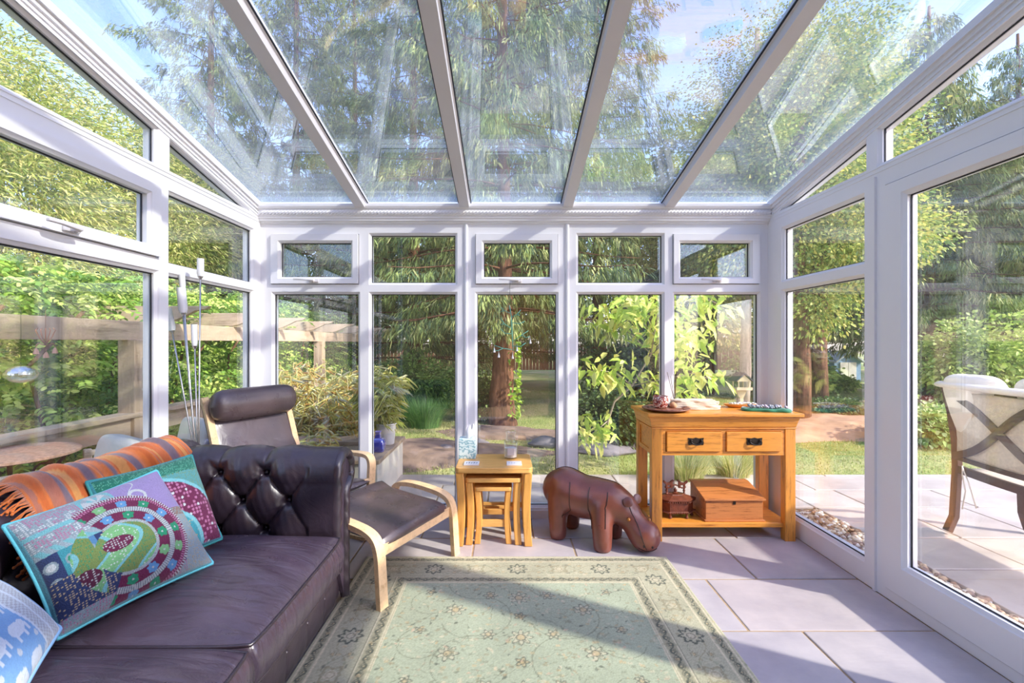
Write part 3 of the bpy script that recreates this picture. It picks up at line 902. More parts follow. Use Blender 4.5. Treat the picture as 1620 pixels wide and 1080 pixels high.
def patch2(u, v, rng):
    n = .86+.28*rng.random(); x, y = u, v
    r = math.hypot(x-.35, y-.95)
    if v < .18: c = beads(u, v, 60, L3(30, 120, 100), L3(110, 190, 160), .5)
    elif .42 < r < .72: c = beads(u, v, 26, MAG, (WHT if hsh(math.floor(u*26), math.floor(v*26)) > .55 else PINK), .6, .38)
    elif abs(r-.40) < .02 or abs(r-.74) < .02: c = TEALL
    elif r < .4: c = beads(u, v, 40, TEAL, L3(200, 170, 110), .5)
    else: c = beads(u, v, 50, L3(90, 160, 160), OLV, .5)
    if min(u, 1-u, v, 1-v) < .02: c = TEAL
    return c*n*.75
def blue3(u, v, rng):
    n = .93+.12*rng.random()
    x, y = u, v
    d = 1-u-.10*math.sin(v*3.0)+.06                      # grey key band along two edges
    BL = L3(120, 166, 216); LB = L3(206, 218, 232); GB = L3(168, 172, 184)
    if .07 < d < .33:
        q = (d-.07)/.26; a = v
        if q < .08 or q > .92 or abs(q-.5) < .04: c = LB
        else: c = GB if (int(a*60)+int(q*12)) % 2 else LB*.85
    else:
        c = BL
        iu, iv = math.floor(u*4.6), math.floor(v*4.6); fu, fv = u*4.6-iu-.5, v*4.6-iv-.5
        e = (fu/.34)**2+(fv/.22)**2 < 1 or ((fu-.28)/.13)**2+((fv+.05)/.15)**2 < 1 or (abs(fu-.38) < .04 and 0 < fv < .3) or (abs(abs(fu)-.17) < .05 and 0 < fv < .38)
        if e and d > .34: c = LB
        elif math.hypot(abs(fu)-.5, abs(fv)-.5) < .10 and d > .34: c = LB*.9
    return c*n*.85
M_patch = vcol('embroidered_cotton', .85, 0, sheen=.2, bmp=.8, bscale=260)
M_teal = simple('teal_edging', lin(96, 190, 208), .8, bmp=.4, bscale=300)
M_tealg = simple('green_teal_edging', lin(60, 150, 150), .8, bmp=.4, bscale=300)
M_bluee = simple('pale_blue_edging', lin(130, 172, 214), .85)
cushion('cushion', [(-1.475, 1.60, .775), (-1.346, 1.95, .785), (-1.150, 1.846, .470), (-1.27, 1.50, .455)], .075, patch2,
        'teal and magenta beaded patchwork cushion tucked behind the larger one', M_patch, 140, pipe=M_tealg)
cushion('cushion', [(-1.425, 1.29, .745), (-1.285, 1.675, .795), (-1.045, 1.625, .478), (-1.225, 1.245, .455)], .105, patch1,
        'teal patchwork cushion with magenta half-moon and rings of flowers', M_patch, 230, pipe=M_teal)
cushion('cushion', [(-1.44, .86, .70), (-1.375, 1.19, .665), (-1.13, 1.155, .540), (-1.03, .93, .45)], .085, blue3,
        'pale blue cushion with white elephants and a grey border', M_patch, 140, pipe=M_bluee)

# ================================================================== RECLINER + FOOTSTOOL
def recline_dir(): return math.atan2(-.449, .893)
def bent(mb, pts, w, t, y, n=8):
    """flat bent-wood strip in the local xz plane at lateral y; pts smoothed by chaikin"""
    P = [Vector((a, y, b)) for a, b in pts]
    for _ in range(3):
        Q = [P[0]]
        for a, b in zip(P[:-1], P[1:]): Q += [a.lerp(b, .25), a.lerp(b, .75)]
        Q.append(P[-1]); P = Q
    mb.sweep(P, [(-w/2, -t/2), (w/2, -t/2), (w/2, t/2), (-w/2, t/2)], up=(0, 1, 0.0001)) if False else None
    vs = []; n = len(P)
    for i, p in enumerate(P):
        d = (P[min(i+1, n-1)]-P[max(i-1, 0)]).normalized(); nr = Vector((-d.z, 0, d.x))
        for a, b in ((-1, -1), (1, -1), (1, 1), (-1, 1)): vs.append(p+Vector((0, a*w/2, 0))+nr*b*t/2)
    fs = [(i*4+j, i*4+(j+1) % 4, (i+1)*4+(j+1) % 4, (i+1)*4+j) for i in range(n-1) for j in range(4)]
    fs += [(3, 2, 1, 0), tuple(range(n*4-4, n*4))]
    mb.add(vs, fs)
def padded(to, nu, nv, thick, parent, name, mat, ribs=0, edge=.5):
    """pad following curve to(u)->(x,z), v lateral -1..1 via half width"""
    path, hw = to
    rs = path_resample(path, nu); mb = MB()
    def pt(i, j, side):
        p, s = rs[i]; q0 = rs[max(0, i-1)][0]; q1 = rs[min(nu-1, i+1)][0]; d = (q1-q0).normalized(); nr = Vector((-d.y, d.x))
        v = -1+2*j/(nv-1); u = -1+2*i/(nu-1)
        h = thick*((1-abs(v)**4)*(1-abs(u)**14))**.5
        h += side*.003*math.sin(s*26+v*3)*(1-v*v)
        q = p+nr*(thick*.5+side*h*.5)
        return (q.x, v*hw, q.y)
    mb.surf(lambda i, j: pt(i, j, 1), nu, nv); mb.surf(lambda i, j: pt(i, j, -1), nu, nv)
    return mb.build(name, mat, parent, 180, world=False)
rot = recline_dir()
ch = thing('recliner_chair', 'dark brown leather armchair with bent pale wood arms in the far left corner', 'armchair', (-1.285, 2.77, 0), rot)
for y in (-.31, .31):
    mb = MB(); bent(mb, [(-.30, .50), (-.1, .525), (.26, .555), (.33, .53), (.32, .40), (.30, .02), (.27, .012), (.15, .012), (-.36, .012)], .055, .022, y)
    mb.build('arm_frame', M_birch, ch, 60, world=False)
    mb = MB(); bent(mb, [(.33, .40), (.0, .32), (-.20, .30), (-.27, .42), (-.40, .80), (-.46, .93)], .04, .022, y*.86)
    mb.build('seat_frame', M_birch, ch, 60, world=False)
for b_ in ((-.36, -.33, -.31, .31, .0, .03), (.28, .31, -.31, .31, .25, .30), (-.30, -.27, -.27, .27, .34, .40)): mb = MB(); mb.box(*b_); mb.build('cross_rail', M_birch, ch, world=False)
path = [(.34, .43), (.26, .425), (.05, .375), (-.12, .345), (-.19, .37), (-.24, .45), (-.33, .66), (-.40, .84), (-.43, .92)]
padded((path, .285), 120, 30, .075, ch, 'seat_cushion', M_chair)
mb = MB()
def head(i, j):
    y = -.285+.57*i/40; a = 2*PI*j/28; e = (1-abs(2*i/40-1)**8)**.4 if 0 < i < 40 else 0
    r = .055+.03*1; pl = 1+(.05*math.sin(14*a) if (i < 6 or i > 34) else 0)
    return (-.365+.068*e*pl*math.cos(a)-.0, y, .885+.098*e*pl*math.sin(a))
mb.surf(head, 41, 28, closev=True)
hd = mb.build('headrest', M_chair, ch, 180, world=False)

fs = thing('footstool', 'brown leather footstool on bent pale wood legs in front of the armchair', 'footstool', (-.668, 2.545, 0), rot)
for y in (-.315, .315):
    mb = MB(); bent(mb, [(-.20, .0), (-.205, .25), (-.21, .36), (-.10, .385), (.05, .375), (.19, .350), (.235, .29), (.245, .15), (.255, .0)], .055, .026, y)
    mb.build('leg_frame', M_birch, fs, 60, world=False)
for b_ in ((.205, .228, -.31, .31, .235, .29), (-.20, -.18, -.31, .31, .25, .30)): mb = MB(); mb.box(*b_); mb.build('cross_rail', M_birch, fs, world=False)
padded(([(-.27, .41), (-.20, .375), (0, .355), (.14, .345), (.22, .325), (.25, .29)][::-1], .285), 60, 40, .07, fs, 'seat_cushion', M_chair)

# ================================================================== NEST OF TABLES
def nest(name, label, x0, x1, y0, y1, h, leg, top, mt, mz, splay=.0, bottom=0):
    t = thing(name, label, 'side table', ((x0+x1)/2, (y0+y1)/2, 0))
    pl = []; r = min(.03, (x1-x0)*.08)
    for cx, cy, a0 in ((x1-r, y1-r, 0), (x0+r, y1-r, 90), (x0+r, y0+r, 180), (x1-r, y0+r, 270)):
        pl += [(cx+r*math.cos(math.radians(a0+k*18)), cy+r*math.sin(math.radians(a0+k*18))) for k in range(6)]
    mb = MB(); mb.prism(pl, h-top, h, 'z'); mb.build('tabletop', mt, t, 30, bev=.005, seg=3)
    ins = .008
    for ix, sx in ((x0+ins, 1), (x1-ins, -1)):
        for iy, sy in ((y0+ins, 1), (y1-ins, -1)):
            mb = MB(); vs = []; K = 9
            for k in range(K):
                z = bottom+(h-top-bottom)*k/(K-1); q = k/(K-1)
                bow = .012*math.sin(PI*q)*1.0-.006
                dx = sx*bow
                a, b = ix+dx, ix+dx+sx*leg; c, d = iy, iy+sy*leg
                vs += [(a, c, z), (b, c, z), (b, d, z), (a, d, z)]
            fs_ = [(i*4+j, i*4+(j+1) % 4, (i+1)*4+(j+1) % 4, (i+1)*4+j) for i in range(K-1) for j in range(4)]+[(3, 2, 1, 0), tuple(range(K*4-4, K*4))]
            mb.add(vs, fs_); mb.build('leg', mz, t, 40, bev=.004)
    mb = MB(); zr = h-top-.045
    for iy in ((y1-ins-leg*.7, y1-ins-leg*.3),):
        mb.box(x0+leg, x1-leg, iy[0], iy[1], zr, h-top); 
    for ix in ((x0+ins+leg*.3, x0+ins+leg*.7), (x1-ins-leg*.7, x1-ins-leg*.3)):
        mb.box(ix[0], ix[1], y0+leg, y1-leg, zr, h-top)
    mb.build('apron', mt, t, bev=.002)
    mb = MB(); mb.box(x0+leg, x1-leg, y1-ins-leg*.75, y1-ins-leg*.25, .13, .165); mb.build('stretcher', mt, t, bev=.003)
    return t
nest('side_table', 'largest pale oak table of the nest of three by the far window', -.314, .168, 2.815, 3.175, .490, .048, .034, M_oakl, M_oaklz)
nest('side_table', 'middle oak table tucked under the largest of the nest', -.253, .103, 2.835, 3.105, .420, .042, .028, M_oakl, M_oaklz)
sm_ = nest('side_table', 'smallest oak table innermost in the nest of three', -.198, .040, 2.850, 3.040, .358, .036, .024, M_oakl, M_oaklz)
mb = MB(); mb.box(-.155, -.005, 2.866, 2.882, .105, .150); mb.build('stretcher', M_oakl, sm_, bev=.003)

# ================================================================== CONSOLE TABLE
cx0, cx1, cy0, cy1 = .930, 1.845, 2.895, 3.245
con = thing('console_table', 'golden oak console table with two drawers in the far right corner', 'console table', (1.39, 3.07, 0))
mb = MB(); mb.box(cx0-.035, cx1+.035, cy0-.035, cy1+.012, .797, .819); top = mb.build('tabletop', M_oak, con, bev=.004)
mb = MB(); mb.box(cx0-.022, cx1+.022, cy0-.022, cy1, .788, .797)
def frustum(x0, x1, y0, y1, z0, e0, z1, e1, mb):
    a = [(x0-e0, y0-e0, z0), (x1+e0, y0-e0, z0), (x1+e0, y1, z0), (x0-e0, y1, z0)]; b = [(x0-e1, y0-e1, z1), (x1+e1, y0-e1, z1), (x1+e1, y1, z1), (x0-e1, y1, z1)]
    mb.add(a+b, [(3, 2, 1, 0), (4, 5, 6, 7)]+[(i, (i+1) % 4, 4+(i+1) % 4, 4+i) for i in range(4)])
frustum(cx0, cx1, cy0, cy1, .768, .012, .788, .018, mb); frustum(cx0, cx1, cy0, cy1, .728, .002, .768, .012, mb); frustum(cx0, cx1, cy0, cy1, .717, .004, .724, .004, mb)
mb.build('cornice', M_oak, con, bev=.002)
for x in (cx0, cx1-.066):
    for y in (cy0, cy1-.052):
        mb = MB(); mb.box(x, x+.066, y, y+.052, 0, .727); mb.build('leg', M_oakz, con, bev=.003)
mb = MB(); f0 = cy0+.006
mb.box(cx0+.066, cx1-.066, f0, f0+.02, .700, .727); mb.box(cx0+.066, cx1-.066, f0, f0+.02, .547, .572)
mb.box(cx0+.066, cx0+.090, f0, f0+.02, .572, .700); mb.box(cx1-.090, cx1-.066, f0, f0+.02, .572, .700); mb.box(1.372, 1.402, f0, f0+.02, .572, .700)
mb.box(cx0+.066, cx1-.066, cy1-.03, cy1-.01, .547, .727)
for x in (cx0+.012, cx1-.03): mb.box(x, x+.018, cy0+.052, cy1-.05, .547, .727)
mb.box(cx0+.066, cx1-.066, f0+.02, cy1-.03, .560, .566)
mb.build('apron', M_oak, con, bev=.0015)
mb = MB()
for z0, z1 in ((.547, .575), (.700, .727)): mb.box(cx0+.004, cx0+.012, cy0+.052, cy1-.05, z0, z1)
for y0, y1 in ((cy0+.052, cy0+.075), (cy1-.075, cy1-.052)): mb.box(cx0+.004, cx0+.012, y0, y1, .575, .700)
mb.build('side_panel', M_oak, con, bev=.0015)
mb = MB(); mb.box(cx0+.02, cx1-.02, cy0+.02, cy1-.02, .082, .112); mb.build('shelf', M_oak, con, bev=.003)
for x0, x1 in ((1.024, 1.370), (1.404, 1.752)):
    mb = MB(); mb.box(x0, x1, cy0-.006, cy0+.016, .574, .698); mb.box(x0+.01, x1-.01, cy0+.016, cy1-.05, .578, .690)
    dr = mb.build('drawer', M_oak, con, bev=.003)
    xm = (x0+x1)/2+(.01 if x0 < 1.1 else -.0); zc = .638
    hb = MB(); hb.prism([(xm-.046, zc-.022), (xm-.05, zc-.008), (xm-.046, zc+.008), (xm-.05, zc+.024), (xm-.02, zc+.020), (xm, zc+.026), (xm+.02, zc+.020), (xm+.05, zc+.024), (xm+.046, zc+.008), (xm+.05, zc-.008), (xm+.046, zc-.022), (xm+.02, zc-.018), (xm-.02, zc-.018)], cy0-.010, cy0-.006)
    hb.ball((xm-.032, cy0-.016, zc+.008), .007, 8, 6); hb.ball((xm+.032, cy0-.016, zc+.008), .007, 8, 6)
    hn = hb.build('handle', M_bronze, dr, 40)
    q = MB(); q.tube([(xm+.034*math.cos(a), cy0-.018-.006*max(0, -math.sin(a)), zc+.004+.022*math.sin(a)) for a in [PI*.93+k*(1.14*PI)/14 for k in range(15)]], .0042, 6, up=(0, 1, 0)); q.build('handle_ring', M_black, hn, 180)
# ================================================================== HIPPO
def blob(mb, name, mat, parent, voxel=.009, smooth=8, loc=None):
    o = mb.build(name, mat, parent)
    r = o.modifiers.new('r', 'REMESH'); r.mode = 'VOXEL'; r.voxel_size = voxel
    s = o.modifiers.new('s', 'SMOOTH'); s.iterations = smooth; s.factor = .6
    dg = bpy.context.evaluated_depsgraph_get(); me = bpy.data.meshes.new_from_object(o.evaluated_get(dg))
    o.modifiers.clear(); old = o.data; o.data = me
    for p in me.polygons: p.use_smooth = True
    return o
def chain(mb, pts, step=.012):
    """pts: (x,y,z,r) - spheres swept between"""
    for a, b in zip(pts[:-1], pts[1:]):
        A = Vector(a[:3]); B = Vector(b[:3]); n = max(1, int((B-A).length/step))
        for k in range(n+1):
            t = k/n; mb.ball(A.lerp(B, t), a[3]+(b[3]-a[3])*t, 16, 10)
hip = thing('hippo_footstool', 'brown leather hippopotamus footstool with head lowered to the floor', 'footstool', (.6, 2.92, 0))
mb = MB()
chain(mb, [(.375, 3.075, .285, .128), (.41, 3.03, .295, .142), (.50, 2.975, .265, .138), (.58, 2.925, .265, .135), (.655, 2.885, .262, .130), (.72, 2.855, .235, .108), (.765, 2.83, .195, .085)], .02)
chain(mb, [(.755, 2.83, .20, .082), (.795, 2.795, .150, .078), (.828, 2.775, .110, .090), (.845, 2.765, .096, .096)], .014)
chain(mb, [(.345, 2.985, .25, .075), (.340, 2.965, .12, .062), (.340, 2.955, .055, .058), (.340, 2.955, .03, .056)], .02)
chain(mb, [(.45, 3.13, .25, .07), (.455, 3.13, .055, .056), (.455, 3.13, .03, .054)], .02)
chain(mb, [(.60, 2.835, .24, .080), (.592, 2.795, .14, .066), (.590, 2.775, .055, .060), (.590, 2.775, .03, .058)], .02)
chain(mb, [(.70, 2.955, .22, .07), (.705, 2.965, .055, .056), (.705, 2.965, .03, .054)], .02)
hb = blob(mb, 'body', M_hippo, hip, .010, 10)
for v in hb.data.vertices:
    if v.co.z < .004: v.co.z = .004
hpb = hb
from mathutils.bvhtree import BVHTree
bvh = BVHTree.FromPolygons([v.co.copy() for v in hb.data.vertices], [tuple(p.vertices) for p in hb.data.polygons])
def onbody(pts, lift=.0015):
    out = []
    for p in pts:
        q = Vector(p)-Vector(hip.location); h = bvh.find_nearest(q)
        out.append(tuple(h[0]+h[1]*lift+Vector(hip.location)))
    return out
M_seam = simple('dark_seam', (.02, .01, .008, 1), .6)
sm = MB()
def seam(a, b, n=26, push=None):
    a = Vector(a); b = Vector(b); pts = [a.lerp(b, k/(n-1))+Vector(push or (0, 0, 0))*math.sin(PI*k/(n-1)) for k in range(n)]
    sm.tube(onbody(pts), .0022, 5)
seam((.50, 2.80, .42), (.50, 2.80, .12)); seam((.615, 2.74, .40), (.60, 2.72, .15)); seam((.745, 2.74, .33), (.83, 2.66, .02)); seam((.33, 3.1, .44), (.72, 2.86, .38), 40)
seam((.40, 2.86, .42), (.38, 2.85, .15)); seam((.765, 2.68, .02), (.92, 2.70, .02), 16)
sm.build('seam', M_seam, hb, 180)
for (x, y, z, dx) in ((.742, 2.755, .292, -.3), (.835, 2.84, .290, .6)):
    e = MB(); p = onbody([(x, y, z)], .006)[0]
    nrm = Vector((dx*.6, -.9, .35)).normalized(); M = nrm.to_track_quat('Z', 'Y').to_matrix().to_4x4()
    e.lathe([(.001, -.003), (.026, -.003), (.030, 0), (.026, .004), (.001, .002)], 20, Vector(p)+Vector((0, -.006, .012)), M=M); e.build('ear', M_hippo, hip, 60)
for p in onbody([(.735, 2.72, .205), (.88, 2.76, .21)], .002):
    e = MB(); e.ball(p, .011, 12, 8); e.build('eye', simple('amber_eye', lin(176, 112, 44), .3), hip, 180)
for p in onbody([(.80, 2.64, .05), (.87, 2.66, .05)], .001)[:2]:
    e = MB(); e.ball(p, (.006, .004, .009), 10, 6); e.build('nostril', M_seam, hip, 180)

# ================================================================== THINGS ON THE NEST OF TABLES
zt = .490
def paisley(name, base, mark):
    m, n, l, p = nmat(name); v = coords(n, l)
    t = n.new('ShaderNodeTexWave'); t.wave_type = 'RINGS'; t.inputs['Scale'].default_value = 14; t.inputs['Distortion'].default_value = 9; t.inputs['Detail'].default_value = 2; t.inputs['Detail Scale'].default_value = 3
    l.new(v, t.inputs[0]); l.new(ramp(n, l, t.outputs['Fac'], [(.55, base), (.7, mark)]), p.inputs['Base Color']); p.inputs['Roughness'].default_value = .6
    return m
tb = thing('tissue_box', 'upright pale blue marbled tissue box on the largest nest table', 'tissue box', (-.255, 3.09, zt))
mb = MB(); mb.box(-.313, -.201, 3.035, 3.145, zt, zt+.13); mb.build('carton', paisley('pale_blue_swirl', lin(206, 224, 226), lin(138, 178, 190)), tb, bev=.003)
mb = MB(); mb.lathe([(.0, .1302), (.028, .1302), (.028, .1310), (.0, .1310)], 20, (-.255, 3.09, zt)); mb.build('opening', simple('grey_film', lin(170, 180, 184), .5), tb)
mb = MB(); rr2 = random.Random(3)
def tis(i, j):
    a = 2*PI*i/28; h = j/9; r = .012+.032*math.sin(h*2.2)*(1+.45*math.sin(3*a+1)+.2*math.sin(7*a)); r *= (1-.75*h)
    return (-.255+r*math.cos(a)+.022*h, 3.09+r*.6*math.sin(a), zt+.131+.078*h*(1+.3*math.sin(2*a+.6)))
mb.surf(tis, 28, 10, closeu=True); mb.build('tissue', simple('white_tissue', lin(240, 240, 244), .9), tb, 180)
cj = thing('glass_jar', 'clear glass candle jar with lid on the largest nest table', 'jar', (.034, 3.06, zt))
mb = MB(); mb.lathe([(.001, .002), (.040, .002), (.045, .008), (.046, .10), (.045, .108), (.041, .108), (.042, .012), (.001, .010)], 32, (.034, 3.06, zt)); mb.build('jar_body', M_cleaglass, cj, 40)
mb = MB(); mb.lathe([(.001, .012), (.040, .012), (.040, .070), (.001, .072)], 28, (.034, 3.06, zt)); mb.build('wax', simple('white_wax', lin(226, 222, 220), .45), cj, 40)
mb = MB(); mb.lathe([(.046, .108), (.048, .112), (.046, .118), (.034, .122), (.030, .150), (.036, .178), (.030, .184), (.001, .186)], 28, (.034, 3.06, zt)); mb.build('lid', M_cleaglass, cj, 40)
mb = MB(); mb.box(.012, .056, 3.0105, 3.0145, zt+.03, zt+.078); mb.build('paper_label', simple('grey_label', lin(196, 190, 190), .6), cj)
for x, lb in ((-.213, 'white coaster with dark lettering in front of the tissue box'), (.058, 'plain white coaster in front of the glass jar')):
    c = thing('coaster', lb, 'coaster', (x, 2.91, zt))
    mb = MB(); mb.box(x-.052, x+.044, 2.868, 2.95, zt, zt+.009); mb.build('tile', simple('white_tile', lin(232, 232, 236), .3), c, bev=.002)
    mb = MB()
    for k in range(5 if x < 0 else 3):
        a = x-.040+k*.016; mb.box(a, a+.010, 2.900, 2.918 if k % 2 else 2.912, zt+.009, zt+.0094)
        mb.box(a, a+.006, 2.888, 2.892, zt+.009, zt+.0094)
    mb.build('print', simple('grey_print' if x > 0 else 'dark_print', lin(190, 190, 196) if x > 0 else lin(70, 72, 84), .5), c)

# ================================================================== THINGS ON THE CONSOLE
zc = .819
pl = thing('wooden_plate', 'round carved brown wooden plate at the left end of the console table', 'plate', (1.055, 3.0, zc))
mb = MB(); mb.lathe([(.001, .001), (.10, .001), (.145, .012), (.152, .017), (.150, .021), (.14, .020), (.10, .012), (.001, .011)], 48, (1.055, 3.0, zc)); mb.build('dish', simple('brown_plate', lin(136, 84, 62), .5, var=.3, vscale=30, bmp=.5, bscale=90), pl, 60)
for k in range(12):
    mb = MB(); a = 2*PI*k/12; mb.ball((1.055+.118*math.cos(a), 3.0+.118*math.sin(a), zc+.0165), (.011, .011, .003), 8, 6)
    mb.build('carving', M_carved, pl, 60)
ca = thing('candle_holder', 'speckled red and cream mosaic glass candle holder on the wooden plate', 'candle holder', (1.03, 3.03, zc+.013))
m, n, l, p = nmat('mosaic_glass'); vv = n.new('ShaderNodeTexVoronoi'); vv.inputs['Scale'].default_value = 110; l.new(coords(n, l), vv.inputs['Vector'])
l.new(ramp(n, l, vv.outputs['Color'], [(.2, lin(150, 60, 50)), (.4, lin(206, 150, 130)), (.6, lin(236, 220, 206)), (.8, lin(120, 60, 60))], 'CONSTANT'), p.inputs['Base Color']); p.inputs['Roughness'].default_value = .2
mb = MB(); mb.lathe([(.001, 0), (.034, 0), (.044, .010), (.050, .04), (.048, .078), (.045, .080), (.045, .04), (.035, .012), (.001, .010)], 32, (1.03, 3.03, zc+.013)); mb.build('glass', m, ca, 60)
mb = MB(); mb.lathe([(.001, .012), (.032, .012), (.032, .045), (.001, .046)], 20, (1.03, 3.03, zc+.013)); mb.build('candle', simple('cream_candle', lin(240, 226, 200), .5), ca, 50)
rd = thing('reed_diffuser', 'small clear bottle of brown reeds behind the wooden plate', 'reed diffuser', (1.155, 3.11, zc))
mb = MB(); mb.lathe([(.001, 0), (.027, 0), (.029, .004), (.029, .065), (.022, .078), (.014, .084), (.014, .108), (.011, .108), (.011, .084), (.001, .080)], 24, (1.155, 3.11, zc)); mb.build('bottle', M_cleaglass, rd, 40)
mb = MB(); mb.lathe([(.001, .003), (.025, .003), (.025, .050), (.001, .051)], 20, (1.155, 3.11, zc)); mb.build('oil', simple('shells_and_oil', lin(206, 176, 158), .3, var=.4, vscale=80), rd, 50)
mb = MB(); rr3 = random.Random(9)
for k in range(9):
    a = rr3.uniform(0, 2*PI); s = rr3.uniform(.2, 1)
    mb.tube([(1.155-.008*math.cos(a)*s, 3.11-.008*math.sin(a)*s, zc+.01), (1.155+.055*math.cos(a)*s, 3.11+.04*math.sin(a)*s, zc+rr3.uniform(.21, .27))], .0017, 5)
mb.build('reed', simple('brown_reed', lin(120, 92, 66), .8), rd, 180)
dw = thing('stone_sculpture', 'low rough layered cream stone block in the middle of the console table', 'stone', (1.27, 3.08, zc))
M_stone = simple('cream_layered_stone', lin(226, 212, 190), .85, var=.22, vscale=14, bmp=1, bscale=40, stretch=(1, 1, 6))
mb = MB()
for k in range(6):
    z0 = zc+.0105*k; sh = .010*math.sin(k*2.1)
    def lay(i, j, z0=z0, k=k, sh=sh):
        a = 2*PI*i/70; ex = .182-.007*k+.008*math.sin(5*a+k)+.006*math.sin(13*a+2*k); ey = .068-.004*k+.006*math.sin(7*a+k)
        if math.cos(a) > 0: ex *= 1.0
        r = [0, 1, 1.02, .99, 0][j]; sq = (abs(math.cos(a))**4+abs(math.sin(a))**4)**-.25
        return (1.272+sh+ex*r*sq*math.cos(a)*.93, 3.08+ey*r*sq*math.sin(a)*.93, z0+[0, .001, .0055, .0112, .0112][j])
    mb.surf(lay, 70, 5, closeu=True)
mb.build('layered_block', M_stone, dw, 30)
mb = MB(); mb.ball((1.122, 3.05, zc+.026), (.022, .03, .024), 14, 10); mb.build('rounded_end', simple('tan_stone', lin(196, 152, 112), .7, bmp=.5), dw, 180)
bo = thing('shallow_bowl', 'shallow tan wooden bowl of shells near the right end of the console table', 'bowl', (1.615, 3.14, zc))
def boatshell(i, j):
    a = 2*PI*i/40; r = [0, .7, 1, 1.03, .96, .6, 0][j]; z = [.002, .003, .022, .026, .023, .008, .007][j]
    return (1.615+.112*r*math.cos(a), 3.14+.045*r*math.sin(a), zc+z)
mb = MB(); mb.surf(boatshell, 40, 7, closeu=True); mb.build('dish', simple('tan_bowl', lin(206, 150, 84), .5, var=.15), bo, 180)
mb = MB(); rr4 = random.Random(2)
for k in range(16): mb.ball((1.55+.011*k+rr4.uniform(-.006, .006), 3.14+rr4.uniform(-.02, .02), zc+.024+rr4.uniform(0, .008)), (rr4.uniform(.008, .014), rr4.uniform(.007, .01), .007), 8, 6)
mb.build('shells', simple('pale_shells', lin(232, 226, 214), .6, var=.15, vscale=60), bo, 180); bpy.context.scene.collection.objects[-1]['kind'] = 'stuff'
gb = thing('green_pouch', 'folded green velvet pouch with lilac beads at the right end of the console', 'pouch', (1.70, 2.98, zc))
mb = MB(); Mg = Matrix.Translation((1.70, 2.975, zc)) @ Matrix.Rotation(-.28, 4, 'Z')
def pou(i, j, dz=0, s=1.0):
    a = 2*PI*i/60; sq = (abs(math.cos(a))**5+abs(math.sin(a))**5)**-.2
    r = [0, .97, 1.0, 1.0, .96, 0][j]; z = [.0, .0, .004, .012, .018, .020][j]
    return Mg @ Vector((.145*s*r*sq*math.cos(a), .055*s*r*sq*math.sin(a)+.004*math.sin(a*9), z+dz+.002*math.sin(a*11)*(r > 0)))
mb.surf(pou, 60, 6, closeu=True); mb.build('velvet', simple('green_velvet', lin(44, 124, 92), .9, sheen=.5, var=.2, vscale=40), gb, 180)
mb = MB(); rr5 = random.Random(8)
for k in range(70):
    q = Mg @ Vector((rr5.uniform(-.10, .115), rr5.uniform(-.035, .035), .024+rr5.uniform(0, .010)))
    mb.ball(q, rr5.uniform(.006, .010), 8, 6, col=lin(*rr5.choice([(176, 160, 176), (150, 156, 160), (206, 196, 200), (130, 140, 150)])))
mb.build('beads', vcol('bead_glass', .35), gb, 180)
# shelf: carved casket and writing box
zs = .112
cbx = thing('carved_casket', 'carved red-brown hexagonal wooden casket with crested handle on the console shelf', 'casket', (1.10, 3.05, zs))
X0, Y0 = 1.135, 3.045
def hexa(r, ry, rot=0): return [(X0+r*math.cos(PI/6+k*PI/3+rot), Y0+ry*math.sin(PI/6+k*PI/3+rot)) for k in range(6)]
def hexstack(mb, lv):
    vs = []; fs = []
    for r, z in lv: vs += [(X0+r*1.32*math.cos(k*PI/3), Y0+r*.80*math.sin(k*PI/3), zs+z) for k in range(6)]
    for i in range(len(lv)-1): fs += [(i*6+j, i*6+(j+1) % 6, (i+1)*6+(j+1) % 6, (i+1)*6+j) for j in range(6)]
    fs += [tuple(range(6))[::-1], tuple(range(len(vs)-6, len(vs)))]; mb.add(vs, fs)
mb = MB(); hexstack(mb, [(.092, .030), (.096, .034), (.096, .040), (.088, .044), (.090, .10), (.096, .104), (.096, .110)]); mb.build('box', M_carved, cbx, bev=.001)
mb = MB(); hexstack(mb, [(.100, .110), (.104, .114), (.104, .120), (.085, .128), (.050, .142), (.045, .148)]); lidc = mb.build('lid', M_carved, cbx, bev=.001)
mb = MB()
for k in range(6):
    a = k*PI/3; b = a+PI/3
    A = Vector((X0+.1*1.34*math.cos(a), Y0+.1*.82*math.sin(a), zs+.106)); B = Vector((X0+.1*1.34*math.cos(b), Y0+.1*.82*math.sin(b), zs+.106))
    for q in range(9): mb.ball(A.lerp(B, (q+.5)/9), .0042, 6, 5)
    for q in range(9): mb.ball(A.lerp(B, (q+.5)/9)-Vector((0, 0, .068)), .0036, 6, 5)
mb.build('beading', M_carved, cbx, 180)['kind'] = 'stuff'
for k in range(6):
    a = k*PI/3; f = MB(); f.lathe([(.006, 0), (.012, .004), (.010, .012), (.006, .020), (.010, .032)], 12, (X0+.082*1.32*math.cos(a), Y0+.082*.8*math.sin(a), zs)); f.build('foot', M_carved, cbx, 60)
def beast(s):
    return [(0, 0), (.012, 0), (.014, .018), (.030, .020), (.032, .0), (.042, 0), (.044, .026), (.056, .034), (.060, .046), (.052, .052), (.046, .044), (.034, .036), (.018, .038), (.010, .048), (-.004, .056), (-.010, .048), (.0, .040), (-.002, .02)]
for sx in (-1, 1):
    f = MB(); f.prism([(X0+sx*(.020+a*1.05), zs+.182+b) for a, b in beast(1)], Y0-.006, Y0+.006); f.build('crest_figure', M_carved, lidc, bev=.002)
    f = MB(); f.lathe([(.006, 0), (.010, .006), (.005, .014), (.009, .026), (.005, .034), (.010, .044)], 10, (X0+sx*.058, Y0, zs+.140)); f.build('crest_post', M_carved, lidc, 60)
